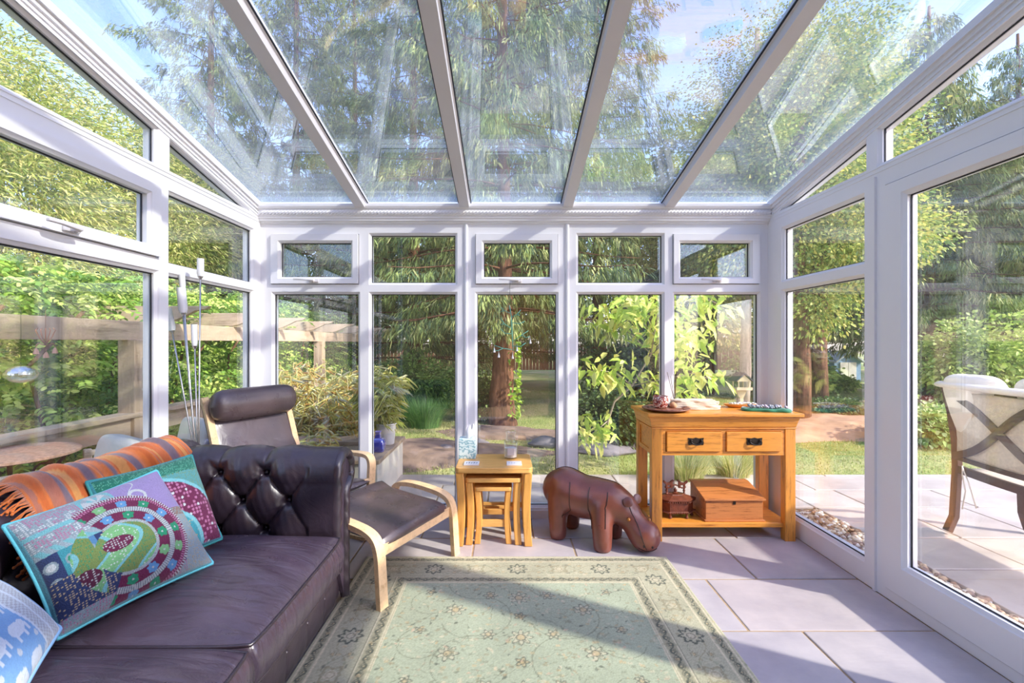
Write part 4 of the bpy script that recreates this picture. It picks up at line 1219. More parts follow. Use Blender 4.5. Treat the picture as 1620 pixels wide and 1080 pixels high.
f = MB(); f.tube([(X0-.07, Y0, zs+.190), (X0-.045, Y0, zs+.182), (X0-.02, Y0, zs+.196), (X0, Y0, zs+.204), (X0+.02, Y0, zs+.196), (X0+.045, Y0, zs+.182), (X0+.07, Y0, zs+.190)], .0055, 8); f.build('crest_rail', M_carved, lidc, 180)
f = MB(); f.lathe([(.016, 0), (.020, .006), (.008, .012), (.012, .024), (.006, .032), (.002, .042)], 12, (X0, Y0, zs+.146)); f.build('finial', M_carved, lidc, 60)
wb = thing('writing_box', 'sloped-lid reddish pine writing box on the console shelf', 'box', (1.50, 3.06, zs))
bx0, bx1, by0, by1 = 1.288, 1.665, 2.935, 3.185
mb = MB(); mb.prism([(by0+.004, zs+.012), (by1, zs+.012), (by1, zs+.190), (by1-.04, zs+.190), (by0+.004, zs+.135)], bx0+.004, bx1-.004, 'x'); mb.build('body', M_pine, wb, bev=.002)
mb = MB(); mb.box(bx0-.006, bx1+.006, by0-.006, by1, zs, zs+.012); mb.build('base', M_pine, wb, bev=.003)
mb = MB(); mb.prism([(by0-.008, zs+.135), (by1-.04, zs+.192), (by1-.04, zs+.203), (by0-.008, zs+.146)], bx0-.008, bx1+.010, 'x'); mb.prism([(by1-.04, zs+.191), (by1, zs+.191), (by1, zs+.203), (by1-.04, zs+.203)], bx0-.008, bx1+.010, 'x'); mb.build('lid', M_pine, wb, bev=.002)
mb = MB(); mb.box(1.468, 1.484, by0-.0005, by0+.003, zs+.11, zs+.130); mb.build('lock_plate', M_bronze, wb)

# ================================================================== FLOOR LAMP
lx, ly = -1.672, 2.475
lamp = thing('floor_lamp', 'slim steel floor lamp with five frosted glass shades behind the sofa arm', 'floor lamp', (lx, ly, 0))
mb = MB(); mb.lathe([(.001, 0), (.085, 0), (.087, .008), (.08, .014), (.02, .022), (.014, .05), (.001, .05)], 32, (lx, ly, 0)); mb.build('base', M_steel, lamp, 40)
def lamppt(px, py, y=None): return at(px, py, y or ly)
for (tx, ty, h, lean, w) in ((317, 437, 28, .06, 10), (289, 456, 31, 0, 9), (290, 495, 40, -.02, 13), (272, 523, 36, -.22, 12), (308, 547, 34, .06, 9)):
    tip = lamppt(tx, ty); rootp = Vector((lx, ly, .05))
    mid = Vector((lx+(tip.x-lx)*.25, ly, .75))
    mb = MB(); mb.tube([rootp, mid, tip], .0042 if w < 13 else .006, 6); st = mb.build('stem', M_steel, lamp, 180)
    d = (tip-mid).normalized(); M = d.to_track_quat('Z', 'Y').to_matrix().to_4x4()
    if tx == 272: M = Vector((-.22, 0, 1)).normalized().to_track_quat('Z', 'Y').to_matrix().to_4x4()
    mb = MB(); mb.lathe([(.003, -.02), (.012, -.004), (.014, 0), (.001, .001)], 12, tip, M=M); mb.build('socket', M_steel, st, 50)
    hh = h*ly/F; rr = w*ly/F*.5
    mb = MB(); mb.lathe([(rr*.75, 0), (rr, hh*.15), (rr, hh), (rr-.003, hh), (rr-.003, .01), (.001, .005)], 16, tip, M=M); mb.build('lamp_shade', M_frost, st, 50)

# ================================================================== HANGING ORNAMENTS
# verdigris branch in the middle window
M_verd = simple('verdigris', lin(104, 170, 150), .7, var=.2, vscale=50)
P = lambda x, y, d=3.215: tuple(at(x, y, d))
br = thing('hanging_branch_ornament', 'green metal branch mobile with tiny bells hanging in the middle window', 'mobile', P(808, 447))
mb = MB()
mb.tube([P(806, 483), P(809, 500), P(810, 525), P(812, 555)], .004, 6)
for pts in ([P(810, 553), P(796, 551), P(782, 546)], [P(796, 551), P(786, 555), P(780, 552)], [P(811, 540), P(825, 530), P(836, 523)], [P(825, 530), P(832, 534), P(838, 532)], [P(810, 520), P(798, 512), P(792, 503)],
            [P(798, 512), P(792, 513)], [P(808, 502), P(818, 497), P(824, 490)], [P(818, 497), P(822, 499)], [P(808, 496), P(798, 491), P(793, 486)], [P(798, 491), P(792, 493)], [P(811, 528), P(799, 527), P(792, 520)], [P(809, 510), P(822, 512), P(830, 508)], [P(810, 547), P(824, 548), P(832, 542)]):
    mb.tube(pts, .0026, 5)
mb.build('branch', M_verd, br, 180)
mb = MB(); mb.tube([P(807, 447), P(806, 483)], .0012, 4); mb.build('cord', M_gasket, br)
for (x, y) in ((782, 550), (789, 558), (811, 560), (818, 548), (839, 536)):
    mb = MB(); q = Vector(P(x, y)); mb.lathe([(.0015, 0), (.003, -.008), (.008, -.028), (.009, -.032), (.007, -.032)], 10, q); mb.tube([tuple(q), tuple(q+Vector((0, 0, .02)))], .0008, 4)
    mb.build('bell', simple('white_bell', lin(222, 220, 222), .35), br, 60)
PL = lambda px, py: (XL+.035, (XL+.035)*F/(px-VX), CAMZ-(py-VY)*((XL+.035)/(px-VX)))
sp = thing('mirror_ball', 'flattened mirrored ball hanging low in the left side window', 'mirror ball', PL(33, 578))
c = Vector(PL(33, 592)); c.x = XL-.55; c = Vector((XL-.60, (XL-.60)*F/(33-VX), 0)); c.z = CAMZ-(592-VY)*c.y/F
sp.location = c
mb = MB(); mb.ball(c, (.062, .062, .042), 28, 16); mb.build('ball', simple('mirror_metal', (.8, .8, .8, 1), .12, metal=1, bmp=.8, bscale=60), sp)
mb = MB(); mb.tube([c, (c.x, c.y, 1.43)], .0012, 4); mb.build('cord', M_gasket, sp)
def outp(px, py, x): y = x*F/(px-VX); return Vector((x, y, CAMZ-(py-VY)*y/F))
wx = XL-.62
w1 = thing('wind_chime', 'copper wire flower wind chime with three small bells in the left side window', 'wind chime', outp(72, 522, wx))
M_cop = simple('copper_wire', lin(196, 140, 110), .35, metal=.8)
mb = MB(); mb.tube([outp(72, 486, wx), outp(72, 522, wx)], .0012, 4)
for k in range(5):
    a = (k-2)*.5; mb.tube([outp(72, 545, wx), outp(72+9*a, 535, wx), outp(72+16*a, 522, wx), outp(72+12*a, 519, wx)], .0028, 5)
mb.tube([outp(56, 548, wx), outp(60, 543, wx), outp(72, 546, wx), outp(84, 543, wx), outp(88, 548, wx)], .0028, 5); mb.build('wire_frame', M_cop, w1, 180)
for (x, y) in ((57, 555), (73, 561), (87, 554)):
    mb = MB(); q = outp(x, y, wx); mb.lathe([(.004, .014), (.010, .0), (.013, -.016), (.011, -.016)], 12, q); mb.tube([q, q+Vector((0, 0, .03))], .001, 4); mb.build('bell', simple('copper_bell', lin(226, 170, 140), .35, metal=.3), w1, 60)
w2 = thing('wind_chime', 'cream wire wind chime with hanging rods beside the left window post', 'wind chime', outp(231, 556, XL-.12))
wx = XL-.12; mb = MB()
mb.tube([outp(231, 548, wx), outp(228, 556, wx), outp(233, 562, wx), outp(226, 566, wx), outp(236, 567, wx)], .0022, 5); mb.build('hook', simple('cream_wire', lin(220, 200, 176), .4), w2, 180)
for x0, y1 in ((226, 616), (231, 606), (236, 612)):
    mb = MB(); mb.tube([outp(x0, 566, wx), outp(x0, y1, wx)], .003, 6); mb.ball(outp(x0, y1, wx), .006, 8, 6); mb.build('rod', simple('cream_rod', lin(214, 196, 170), .4), w2, 180)

# ================================================================== RUG
rug = None
def build_rug():
    x0, x1, y0, y1 = -.815, .945, .30, 2.675
    W, H = x1-x0, y1-y0; step = .0045
    nx, ny = int(W/step), int(H/step)
    xs = np.linspace(0, W, nx); ys = np.linspace(0, H, ny); X, Y = np.meshgrid(xs, ys)
    rng = np.random.default_rng(11)
    d = np.minimum(np.minimum(X, W-X), np.minimum(Y, H-Y))
    # running coordinate along the border
    horiz = np.minimum(Y, H-Y) < np.minimum(X, W-X)
    s = np.where(horiz, X-W/2, Y-H/2)
    c = lambda *a: np.array(lin(*a)[:3])
    CR, SG, TAU, DK, GOLD, SGD, OLIVE = c(200, 190, 158), c(166, 174, 146), c(160, 154, 124), c(56, 64, 54), c(190, 166, 120), c(146, 152, 122), c(146, 136, 102)
    col = np.zeros((ny, nx, 3)); col[:] = SG
    def put(mask, cc, a=1.0): col[mask] = col[mask]*(1-a)+cc*a
    put(d < .30, (CR*.35+TAU*.4+SG*.25)); put(d < .012, c(190, 186, 150))
    def vine(dc, hw, per, colr, bg=None, thick=.006):
        m = np.abs(d-dc) < hw
        if bg is not None: put(m, bg)
        w = hw*.55*np.sin(s*2*PI/per)
        put(m & (np.abs(d-dc-w) < thick), colr, .8)
        put(m & (np.abs(d-dc+w) < thick*.7), colr, .5)
        q = (s/per*2) % 1
        rr = np.hypot((q-.5)*per/2, d-dc-hw*.15*np.sign(np.sin(s*2*PI/per)))
        put(m & (np.abs(rr-hw*.36) < thick*.6), colr, .85); put(m & (rr < hw*.14), GOLD, .9)
    vine(.043, .020, .075, DK, TAU*1.05, .004)
    for q in (.018, .022, .066, .070): put(np.abs(d-q) < .0025, CR*1.12, .9)
    vine(.262, .022, .085, DK, TAU, .0045)
    for q in (.235, .290, .297): put(np.abs(d-q) < .003, CR*1.12, .9)
    put(np.abs(d-.232) < .002, DK, .5)
    # wide border: palmettes alternating
    dc = .152; per = .46
    k = np.round(s/per); ls = s-k*per; ld = d-dc
    def flower(ls, ld, R, n, cc, cin, mask, a=.9):
        r = np.hypot(ls, ld); th = np.arctan2(ld, ls)
        pet = R*(1+.22*np.cos(n*th))
        put(mask & (np.abs(r-pet) < R*.16), cc, a); put(mask & (r < R*.62), cin, .8); put(mask & (np.abs(r-R*.42) < R*.08), cc, .6)
    band = np.abs(ld) < .075
    put(band & (np.abs(ld-.035*np.sin(ls*2*PI/per*2)) < .0022), OLIVE, .8)
    put(band & (np.abs(ld+.045*np.sin(ls*2*PI/per*2+.6)) < .0018), SGD*.7, .7)
    flower(ls, ld, .042, 8, DK, CR, band)
    ls2 = np.abs(ls)-per/2; flower(ls2, ld, .040, 5, OLIVE, CR*1.05, band, .7)
    for o in (.115,):
        for sg in (-1, 1):
            flower(np.abs(ls)-o, ld-sg*.034, .013, 6, OLIVE*.7, GOLD, band, .8)
            for q in range(3): put(band & (np.hypot((np.abs(ls)-o-.03-.02*q)*1.0, (ld+sg*(.02+.012*q))*1.9) < .011), (OLIVE, SGD, DK)[q], .55)
    # field
    fx = X-W/2; fy = Y-H/2; fld = d > .302
    put(fld & (np.abs(fx) < 9), SG*.97)
    def scroll(cx, cy, R, a0, a1, cc, w=.0022):
        r = np.hypot(fx-cx, fy-cy); th = np.degrees(np.arctan2(fy-cy, fx-cx)) % 360
        inr = ((th-a0) % 360) < ((a1-a0) % 360)
        put(fld & (np.abs(r-R) < w) & inr, cc, .75)
    def motif(cx, cy, R, n, cc, cin, a=.7):
        m = fld & (np.hypot(fx-cx, fy-cy) < R*1.8)
        r = np.hypot(fx-cx, (fy-cy)); th = np.arctan2(fy-cy, fx-cx)
        pet = R*(1+.28*np.cos(n*th))
        put(m & (r < pet), cin, .6); put(m & (np.abs(r-pet) < .004), cc, a); put(m & (r < R*.45), GOLD*.95, .7); put(m & (np.abs(r-R*.5) < .003), cc, a)
    rn = random.Random(7)
    for sx in (-1, 1):
        for gy in range(-3, 4):
            cy = gy*.30
            scroll(sx*.20, cy, .16, 60 if gy % 2 else 200, 300 if gy % 2 else 80, SGD*.62)
            scroll(sx*.42, cy+.12, .10, 120, 340, SGD*.66)
            motif(sx*.30, cy+.05, .036, 7, DK, CR)
            motif(sx*.44, cy-.10, .020, 5, DK*1.3, CR*.95)
            motif(sx*.14, cy+.17, .026, 6, DK*1.2, CR)
    for gy in range(-6, 7):
        motif(0, gy*.15, .040 if gy % 2 else .022, 8 if gy % 2 else 5, DK, CR if gy % 2 else GOLD)
    for _ in range(1300):
        cx, cy = rn.uniform(-.58, .58), rn.uniform(-.88, .88); R = rn.uniform(.007, .016); a = rn.uniform(0, PI)
        lx_ = (fx-cx)*math.cos(a)+(fy-cy)*math.sin(a); ly_ = -(fx-cx)*math.sin(a)+(fy-cy)*math.cos(a)
        cc = rn.choice([CR*1.03, GOLD, OLIVE, SGD*.7, DK*1.2, c(196, 168, 140), CR*.95])
        put(fld & (np.abs(lx_)/R+np.abs(ly_)/(R*.5) < 1), cc, rn.uniform(.45, .85))
        if rn.random() < .3: put(fld & (np.abs(ly_-8*lx_*lx_) < .0018) & (np.abs(lx_) < R*3.2), SGD*.6, .5)
    for _ in range(900):
        cx, cy = rn.uniform(0, W), rn.uniform(0, H)
        i, j = int(cy/step), int(cx/step)
        cc = rn.choice([CR, OLIVE, SGD*.8, GOLD]); col[max(0, i-1):i+2, max(0, j-2):j+2] = col[max(0, i-1):i+2, max(0, j-2):j+2]*.5+cc*.5
    # wear and yarn grain
    low = rng.random((ny//30+3, nx//30+3))
    gx = X/step/30; gy = Y/step/30; ix = gx.astype(int); iy = gy.astype(int); tx = (gx-ix); ty = gy-iy
    lowi = low[iy, ix]*(1-tx)*(1-ty)+low[iy, ix+1]*tx*(1-ty)+low[iy+1, ix]*(1-tx)*ty+low[iy+1, ix+1]*tx*ty
    col *= (.84+.30*lowi)[..., None]; col *= (.84+.32*rng.random((ny, nx)))[..., None]
    col = col*.88+SG*.10
    col *= 1.0
    z = .011+.0012*rng.random((ny, nx)); z[d < .002] = .001
    V = np.stack([X+x0, Y+y0, z], -1).reshape(-1, 3)
    idx = np.arange(nx*ny).reshape(ny, nx)
    Fq = np.stack([idx[:-1, :-1], idx[:-1, 1:], idx[1:, 1:], idx[1:, :-1]], -1).reshape(-1, 4)
    o = npmesh('area_rug', V, Fq, vcol('rug_wool', 1.0, 0, sheen=.25, spec=.1), None, np.clip(col.reshape(-1, 3), 0, 1), False)
    return tag(o, 'faded sage green persian rug with cream floral border on the stone floor', 'rug')
rug = build_rug()
# ================================================================== GROUND OUTSIDE
pt = slabs(XR+.53, 7.2, -2.5, 4.45, -.02, 21, M_patio, 'patio')
tag(pt, 'buff sandstone paving slabs around the glazed room', None, None, 'structure')
slabs(-3.2, XR+.53, D+.28, 4.45, -.02, 22, M_patio, 'paving', pt); slabs(-3.2, XL-.10, -2.5, D+.28, -.02, 23, M_patio, 'paving', pt)
mb = MB(); mb.box(XR+.54, 7.19, -2.49, 4.44, -.08, -.032); mb.box(-3.19, XR+.52, D+.29, 4.44, -.08, -.032); mb.box(-3.19, XL-.11, -2.49, D+.28, -.08, -.032); mb.build('mortar', M_mortar, pt)
m, n, l, p = nmat('lawn_grass'); v = coords(n, l)
f = noise_tex(n, l, v, .55, 5, .6); f2 = noise_tex(n, l, v, 26, 4, .7)
a_ = ramp(n, l, f, [(.32, lin(128, 154, 72)), (.45, lin(172, 182, 104)), (.58, lin(206, 196, 138)), (.75, lin(186, 166, 126))])
mx = n.new('ShaderNodeMix'); mx.data_type = 'RGBA'; mx.blend_type = 'MULTIPLY'; mx.inputs[0].default_value = .8
l.new(a_, mx.inputs[6]); l.new(ramp(n, l, f2, [(.3, (.55, .6, .5, 1)), (.7, (1.1, 1.1, 1.05, 1))]), mx.inputs[7]); l.new(mx.outputs[2], p.inputs['Base Color'])
p.inputs['Roughness'].default_value = .95; bump(n, l, p, f2, 1, .03)
def terrain(x0, x1, y0, y1, nx, ny, zf, name, mat):
    xs = np.linspace(x0, x1, nx); ys = np.linspace(y0, y1, ny); X, Y = np.meshgrid(xs, ys)
    Z = np.array([[zf(a, b) for a in xs] for b in ys]); V = np.stack([X, Y, Z], -1).reshape(-1, 3)
    idx = np.arange(nx*ny).reshape(ny, nx); Fq = np.stack([idx[:-1, :-1], idx[:-1, 1:], idx[1:, 1:], idx[1:, :-1]], -1).reshape(-1, 4)
    return npmesh(name, V, Fq, mat, None, None, True)
def gz(x, y):
    z = -.09+.03*math.sin(x*.7+y*.5)+.02*math.sin(x*1.9-y*1.3)
    if y < 4.6 and x > -3.3: z = min(z, -.10)
    return z
lw = terrain(-40, 45, -12, 60, 120, 110, gz, 'lawn', m); tag(lw, 'patchy sunlit garden lawn', None, None, 'structure')
def bladepatch(name, n, xr, yr, hr, cols, label, seed, dens=None, cat='grass', lean=.5, wid=.004, mat=None, kind='stuff', z0=gz):
    rng = np.random.default_rng(seed)
    x = rng.uniform(*xr, n); y = rng.uniform(*yr, n)
    if dens is not None: k = dens(x, y, rng); x = x[k]; y = y[k]
    n = len(x); h = rng.uniform(*hr, n); a = rng.uniform(0, 2*PI, n); w = wid*rng.uniform(.6, 1.4, n)
    z = np.array([z0(p, q) for p, q in zip(x, y)])
    b = np.stack([x, y, z], -1); side = np.stack([np.cos(a), np.sin(a), 0*a], -1)*w[:, None]
    ln = np.stack([np.cos(a+1.57+rng.normal(0, .5, n)), np.sin(a+1.57+rng.normal(0, .5, n)), 0*a], -1)*(h*lean*rng.random(n))[:, None]
    up = np.stack([0*a, 0*a, h], -1)
    V = np.stack([b-side, b+side, b+ln*.4+up*.6+side*.7, b+ln*.4+up*.6-side*.7, b+ln+up*.95], 1).reshape(-1, 3)
    i = np.arange(n)[:, None]*5
    Fq = np.concatenate([i+np.array([[0, 1, 2, 3]]), i+np.array([[3, 2, 4, 4]])]).reshape(-1, 4)
    V2 = V; Ft = np.concatenate([i+np.array([[0, 1, 2]]), i+np.array([[0, 2, 3]]), i+np.array([[3, 2, 4]])])
    C = np.array(cols)[rng.integers(0, len(cols), n)]*rng.uniform(.75, 1.2, (n, 1)); C = np.repeat(C, 5, 0)
    o = npmesh(name, V2, Ft, mat or M_leaf, None, np.clip(C, 0, 1)); tag(o, label, cat, None, kind); return o
GRS = [lin(168, 180, 104)[:3], lin(196, 194, 128)[:3], lin(142, 164, 84)[:3], lin(216, 206, 150)[:3]]
bladepatch('lawn_grass', 110000, (-4, 9), (4.5, 13), (.012, .032), GRS, 'short sunlit grass blades on the lawn', 1, dens=lambda x, y, r: r.random(len(x)) < (6.0/np.maximum(y, 4.5))**1.5)
M_soil = simple('soil_and_litter', lin(138, 116, 100), .95, var=.35, vscale=5, bmp=1, bscale=30)
M_soilr = simple('pine_litter', lin(190, 152, 122), .95, var=.3, vscale=4, bmp=1, bscale=30)
def mound(name, label, cx, cy, rx, ry, h, mat, seed, cat='ground'):
    mb = MB()
    def P(i, j):
        a = 2*PI*i/60; r = j/14; w = 1+.12*math.sin(3*a+seed)+.07*math.sin(7*a+seed*2)
        x, y = cx+rx*w*r*math.cos(a), cy+ry*w*r*math.sin(a)
        return (x, y, gz(x, y)-.02+(h*(1-r**2.2)+.02*math.sin(x*9+seed)*math.sin(y*11)*(1-r)) + .02*(1-r))
    mb.surf(P, 60, 15, closeu=True); o = mb.build(name, mat, None, 180); return tag(o, label, None, None, 'structure')
mound('trim_2', 'brown earth bank beyond the lawn behind the nest of tables', -.75, 5.6, 1.35, .75, .10, M_soil, 1)
mound('trim_3', 'dark earth bank further behind the window', .1, 6.9, 1.3, .6, .08, M_soil, 2)
mound('trim_4', 'orange-brown pine litter bank beyond the right corner', 5.0, 7.2, 1.9, 1.2, .16, M_soilr, 3)
mound('trim_5', 'pine litter bank in front of the trees on the right', 7.6, 8.6, 2.6, 1.5, .22, M_soilr, 4)
mound('trim_6', 'earth around the shrub behind the hippo', 1.5, 6.2, .9, .5, .10, M_soil, 5)
# gravel strip
rng = np.random.default_rng(6); mb = MB(); rg_ = random.Random(6)
for _ in range(4200):
    x = rg_.uniform(XR+.18, XR+.52); y = rg_.uniform(.7, 3.5); r = rg_.uniform(.008, .022)
    t = rg_.choice([(206, 176, 140), (226, 206, 176), (180, 140, 104), (236, 226, 210), (160, 130, 110)])
    mb.ball((x, y, -.045+rg_.uniform(0, .03)), (r, r*rg_.uniform(.7, 1.2), r*.65), 6, 4, col=lin(*t))
o = mb.build('gravel', vcol('pebble', .85), None, 180); tag(o, 'buff gravel strip along the foot of the right side', 'gravel', None, 'stuff')
mb = MB(); mb.box(XR+.07, XR+.53, -2, 3.54, -.09, -.05); o = mb.build('trim_7', M_soil); tag(o, 'gravel bed', None, None, 'structure')

# ================================================================== FOLIAGE KIT
def leafmesh(P, Dr, L, Wd, C, rng, fold=.25, droop=.15, full=True):
    """P base points, Dr unit axes, L lengths, Wd half widths, C colours -> verts, quads, colours (6 verts, 2 quads per leaf)"""
    n = len(P); r = rng.normal(0, 1, (n, 3)); r[:, 2] += 1.2
    S = np.cross(Dr, r); S /= np.linalg.norm(S, axis=1, keepdims=True)+1e-9
    N = np.cross(S, Dr); L = L[:, None]; Wd = Wd[:, None]
    dn = np.array([0, 0, -1.0])
    a = P; t = P+Dr*L+dn*(L*droop)
    m1 = P+Dr*L*.32+dn*(L*droop*.1); m2 = P+Dr*L*.72+dn*(L*droop*.5)
    V = np.stack([a, m1+S*Wd+N*Wd*fold, m2+S*Wd*.8+N*Wd*fold, t, m2-S*Wd*.8+N*Wd*fold, m1-S*Wd+N*Wd*fold], 1).reshape(-1, 3)
    i = np.arange(n)[:, None]*6
    Fq = np.concatenate([i+np.array([[0, 1, 2, 3]]), i+np.array([[0, 3, 4, 5]])])
    return V, Fq, np.repeat(C, 6, 0)
def unit(v): return v/(np.linalg.norm(v, axis=-1, keepdims=True)+1e-9)
def pal(cols, n, rng, lo=.7, hi=1.25):
    A = np.array([lin(*c)[:3] for c in cols]); A = A*np.array([1.36, 1.36, 1.42])+.014
    return np.clip(A[rng.integers(0, len(A), n)]*rng.uniform(lo, hi, (n, 1)), 0, .85)
def clumps(ells, ncl, per, sig, rng, shell=.55):
    """cluster centres near ellipsoid shells, leaves around; returns points and outward dirs"""
    vol = np.array([e[3]*e[4]+e[3]*e[5] for e in ells], float); vol /= vol.sum()
    k = rng.choice(len(ells), ncl, p=vol); E = np.array(ells, float)[k]
    u = unit(rng.normal(0, 1, (ncl, 3))); r = rng.uniform(shell, 1.0, (ncl, 1))
    c = E[:, :3]+u*E[:, 3:6]*r
    c = np.repeat(c, per, 0); uo = np.repeat(u, per, 0)
    o = rng.normal(0, 1, (ncl*per, 3))*sig*np.array([1, 1, .6])
    return c+o, unit(uo*.9+unit(o+1e-9)*.7+rng.normal(0, .35, c.shape))
def foliage(name, parts, mat, parent=None, kind=None):
    V = []; Fs = []; C = []; o = 0
    for v, f, c in parts: V.append(v); Fs.append(f+o); C.append(c); o += len(v)
    ob = npmesh(name, np.concatenate(V), np.concatenate(Fs), mat, parent, np.concatenate(C))
    return ob
def broadleaf(ells, ncl, per, sig, L, W, cols, seed, droop=.2, shell=.55):
    rng = np.random.default_rng(seed); P, Dr = clumps(ells, ncl, per, sig, rng, shell)
    n = len(P); return leafmesh(P, Dr, rng.uniform(L*.6, L*1.2, n), rng.uniform(W*.7, W*1.2, n), pal(cols, n, rng), rng, droop=droop)
def trunk(mb, pts, r0, r1, n=10):
    k = len(pts); mb.tube(pts, 1.0, n, scale=[r0+(r1-r0)*i/(k-1) for i in range(k)], up=(0, 1, 0))

def spruce(seed, H, R, base, cols, nb=36, twigs=72, drop=.5, lsz=.12):
    """Norway spruce: whorls of drooping boughs hung with needle sprays"""
    rng = np.random.default_rng(seed); rn = random.Random(seed); parts = []; bm_ = MB()
    lev = int((H-base)/.34); PP = []; DD = []; LL = []; WW = []
    for i in range(lev):
        z = base+(H-base)*(i/lev); q = (z-base)/(H-base); rad = R*(1-q)**.6*rn.uniform(.8, 1.1)+.15
        k = rn.randint(5, 7)
        for j in range(k):
            a = 2*PI*j/k+rn.uniform(0, 1.2)+i; ll = rad*rn.uniform(.7, 1.1)
            dx, dy = math.cos(a), math.sin(a); pts = []
            for s in range(6):
                t = s/5; pts.append((dx*ll*t, dy*ll*t, z+ll*(.10*t-.55*drop*t*t+.20*drop*t**3*1.6)+.0))
            bm_.tube(pts, .022*(1-q*.6), 4, scale=[1-.8*s/5 for s in range(6)], up=(0, 0, 1))
            m = max(6, int(twigs*ll/R)); t = rng.uniform(.12, 1, m)**.75
            pt = np.array(pts); idx = t*5; i0 = np.minimum(idx.astype(int), 4); fr = (idx-i0)[:, None]
            b = pt[i0]*(1-fr)+pt[i0+1]*fr
            sd = rng.choice([-1, 1], m); lat = np.stack([-dy*sd, dx*sd, 0*sd], -1)*rng.uniform(0, .26, (m, 1))*(1.2-t[:, None]*.7)
            b = b+lat+np.stack([0*t, 0*t, -rng.uniform(0, .12, m)], -1)
            d = unit(lat*2.2+np.array([dx, dy, 0])*.45+np.stack([0*t, 0*t, -rng.uniform(.25, 1.5, m)*drop*1.6], -1)+rng.normal(0, .12, (m, 3)))
            PP.append(b); DD.append(d)
    P = np.concatenate(PP); Dr = np.concatenate(DD); n = len(P)
    # each spray becomes a handful of narrow leaflets
    rep = 7; P3 = np.repeat(P, rep, 0)+np.repeat(Dr, rep, 0)*rng.uniform(-.02, .16, (n*rep, 1))+rng.normal(0, .028, (n*rep, 3)); D3 = unit(np.repeat(Dr, rep, 0)+rng.normal(0, .28, (n*rep, 3)))
    C = np.repeat(pal(cols, n, rng, .65, 1.3), rep, 0)*rng.uniform(.85, 1.15, (n*rep, 1))
    f = leafmesh(P3, D3, rng.uniform(lsz*.6, lsz*1.3, n*rep), rng.uniform(.007, .014, n*rep)*lsz/.12, np.clip(C, 0, 1), rng, droop=.25)
    return f, bm_
SPR = [(104, 122, 62), (84, 104, 58), (128, 142, 76), (64, 86, 52), (148, 152, 92)]
SPR2 = [(132, 142, 78), (112, 126, 66), (158, 158, 98), (90, 108, 58)]
def spruce_tree(name, label, seed, H, R, base, cols, loc, tr=.16, **k):
    t = thing(name, label, 'tree', (0, 0, 0), 0, 'conifers beyond the lawn')
    f, bmb = spruce(seed, H, R, base, cols, **k)
    foliage('foliage', [f], M_needle, t)
    bmb.build('branches', M_bark, t, 180, fix=False)
    mb = MB(); trunk(mb, [(0, 0, -.2), (.02, 0, H*.2), (-.03, .02, H*.5), (0, 0, H)], tr, .03, 12); mb.build('trunk', M_bark, t, 180)
    t.location = loc; return t
def gp(px, y, z=None): x = (px-VX)*y/F; return (x, y, gz(x, y) if z is None else z)
sA = spruce_tree('spruce_tree', 'tall dark spruce behind the nest of tables, left of the thick lit trunk', 1, 13.5, 2.7, 1.0, SPR, gp(655, 10.6), .18)
sB = spruce_tree('spruce_tree', 'tall spruce with a grey-green crown right of the middle window', 2, 15, 3.0, 1.6, SPR, gp(945, 12.5), .2, drop=.7)
sC = spruce_tree('spruce_tree', 'light green feathery conifer with hanging boughs beyond the right side door', 3, 9.5, 2.6, 1.6, SPR2, gp(1470, 11.0), .2, drop=1.0, lsz=.14)
for src, px, y, rz, sc, lb in (
    (sB, 470, 13.0, 1.0, .98, 'spruce rising above the pergola behind the armchair'),
    (sA, 335, 11.5, 2.0, 1.0, 'spruce above the left corner of the glazed room'),
    (sA, 795, 14.5, 2.6, 1.05, 'spruce standing far back behind the thick lit trunk'),
    (sB, 560, 16.5, 4.0, 1.1, 'furthest tall spruce at the left of the far windows'),
    (sC, 1610, 12.0, 3.0, 1.0, 'feathery conifer at the right edge of the picture'),
    (sC, 1375, 26.0, .5, 1.3, 'feathery conifer standing behind the blue shed'),
    (sB, 1195, 17.5, 5.0, .80, 'spruce behind the bird table'),
    (sC, 1800, 9.5, 1.0, .95, 'feathery conifer beyond the patio bench'),
    (sA, 130, 17.0, .4, .62, 'small distant spruce over the left hedge')):
    dup(src, gp(px, y), rz, lb, sc)
# big lit trunk with a high crown (clear stem in the middle window)
t = thing('spruce_tree', 'thick lit brown trunk in the middle window under low spruce boughs', 'tree', (0, 0, 0), 0)
f, bmb = spruce(8, 13, 2.5, 1.9, SPR, drop=.95, twigs=80, lsz=.11)
foliage('foliage', [f], M_needle, t); bmb.build('branches', M_bark, t, 180, fix=False)
mb = MB(); trunk(mb, [(.02, 0, -.2), (0, 0, .1), (-.03, 0, .5), (.02, 0, 1.2), (.05, 0, 2.2), (0, 0, 6), (0, 0, 13)], .27, .05, 16)
for i in range(len(mb.v)):
    x, y, z = mb.v[i]; a = math.atan2(y, x); k = 1+.12*math.sin(5*a+z*2)+.06*math.sin(11*a-z*5); mb.v[i] = (x*k, y*k, z)
mb.build('trunk', M_bark, t, 180)
rng = np.random.default_rng(31); n = 190; zz = rng.uniform(.2, 1.6, n)**1.2; aa = rng.uniform(-1.2, .6, n); P_ = np.stack([.27*np.cos(aa), .27*np.sin(aa)-.02, zz], -1)
foliage('ivy', [leafmesh(P_, unit(np.stack([np.cos(aa), np.sin(aa), -.6+0*aa], -1)+rng.normal(0, .4, (n, 3))), rng.uniform(.04, .08, n), rng.uniform(.02, .035, n), pal([(150, 180, 60), (110, 150, 50)], n, rng), rng)], M_leaf, t)
t.location = gp(795, 7.6)

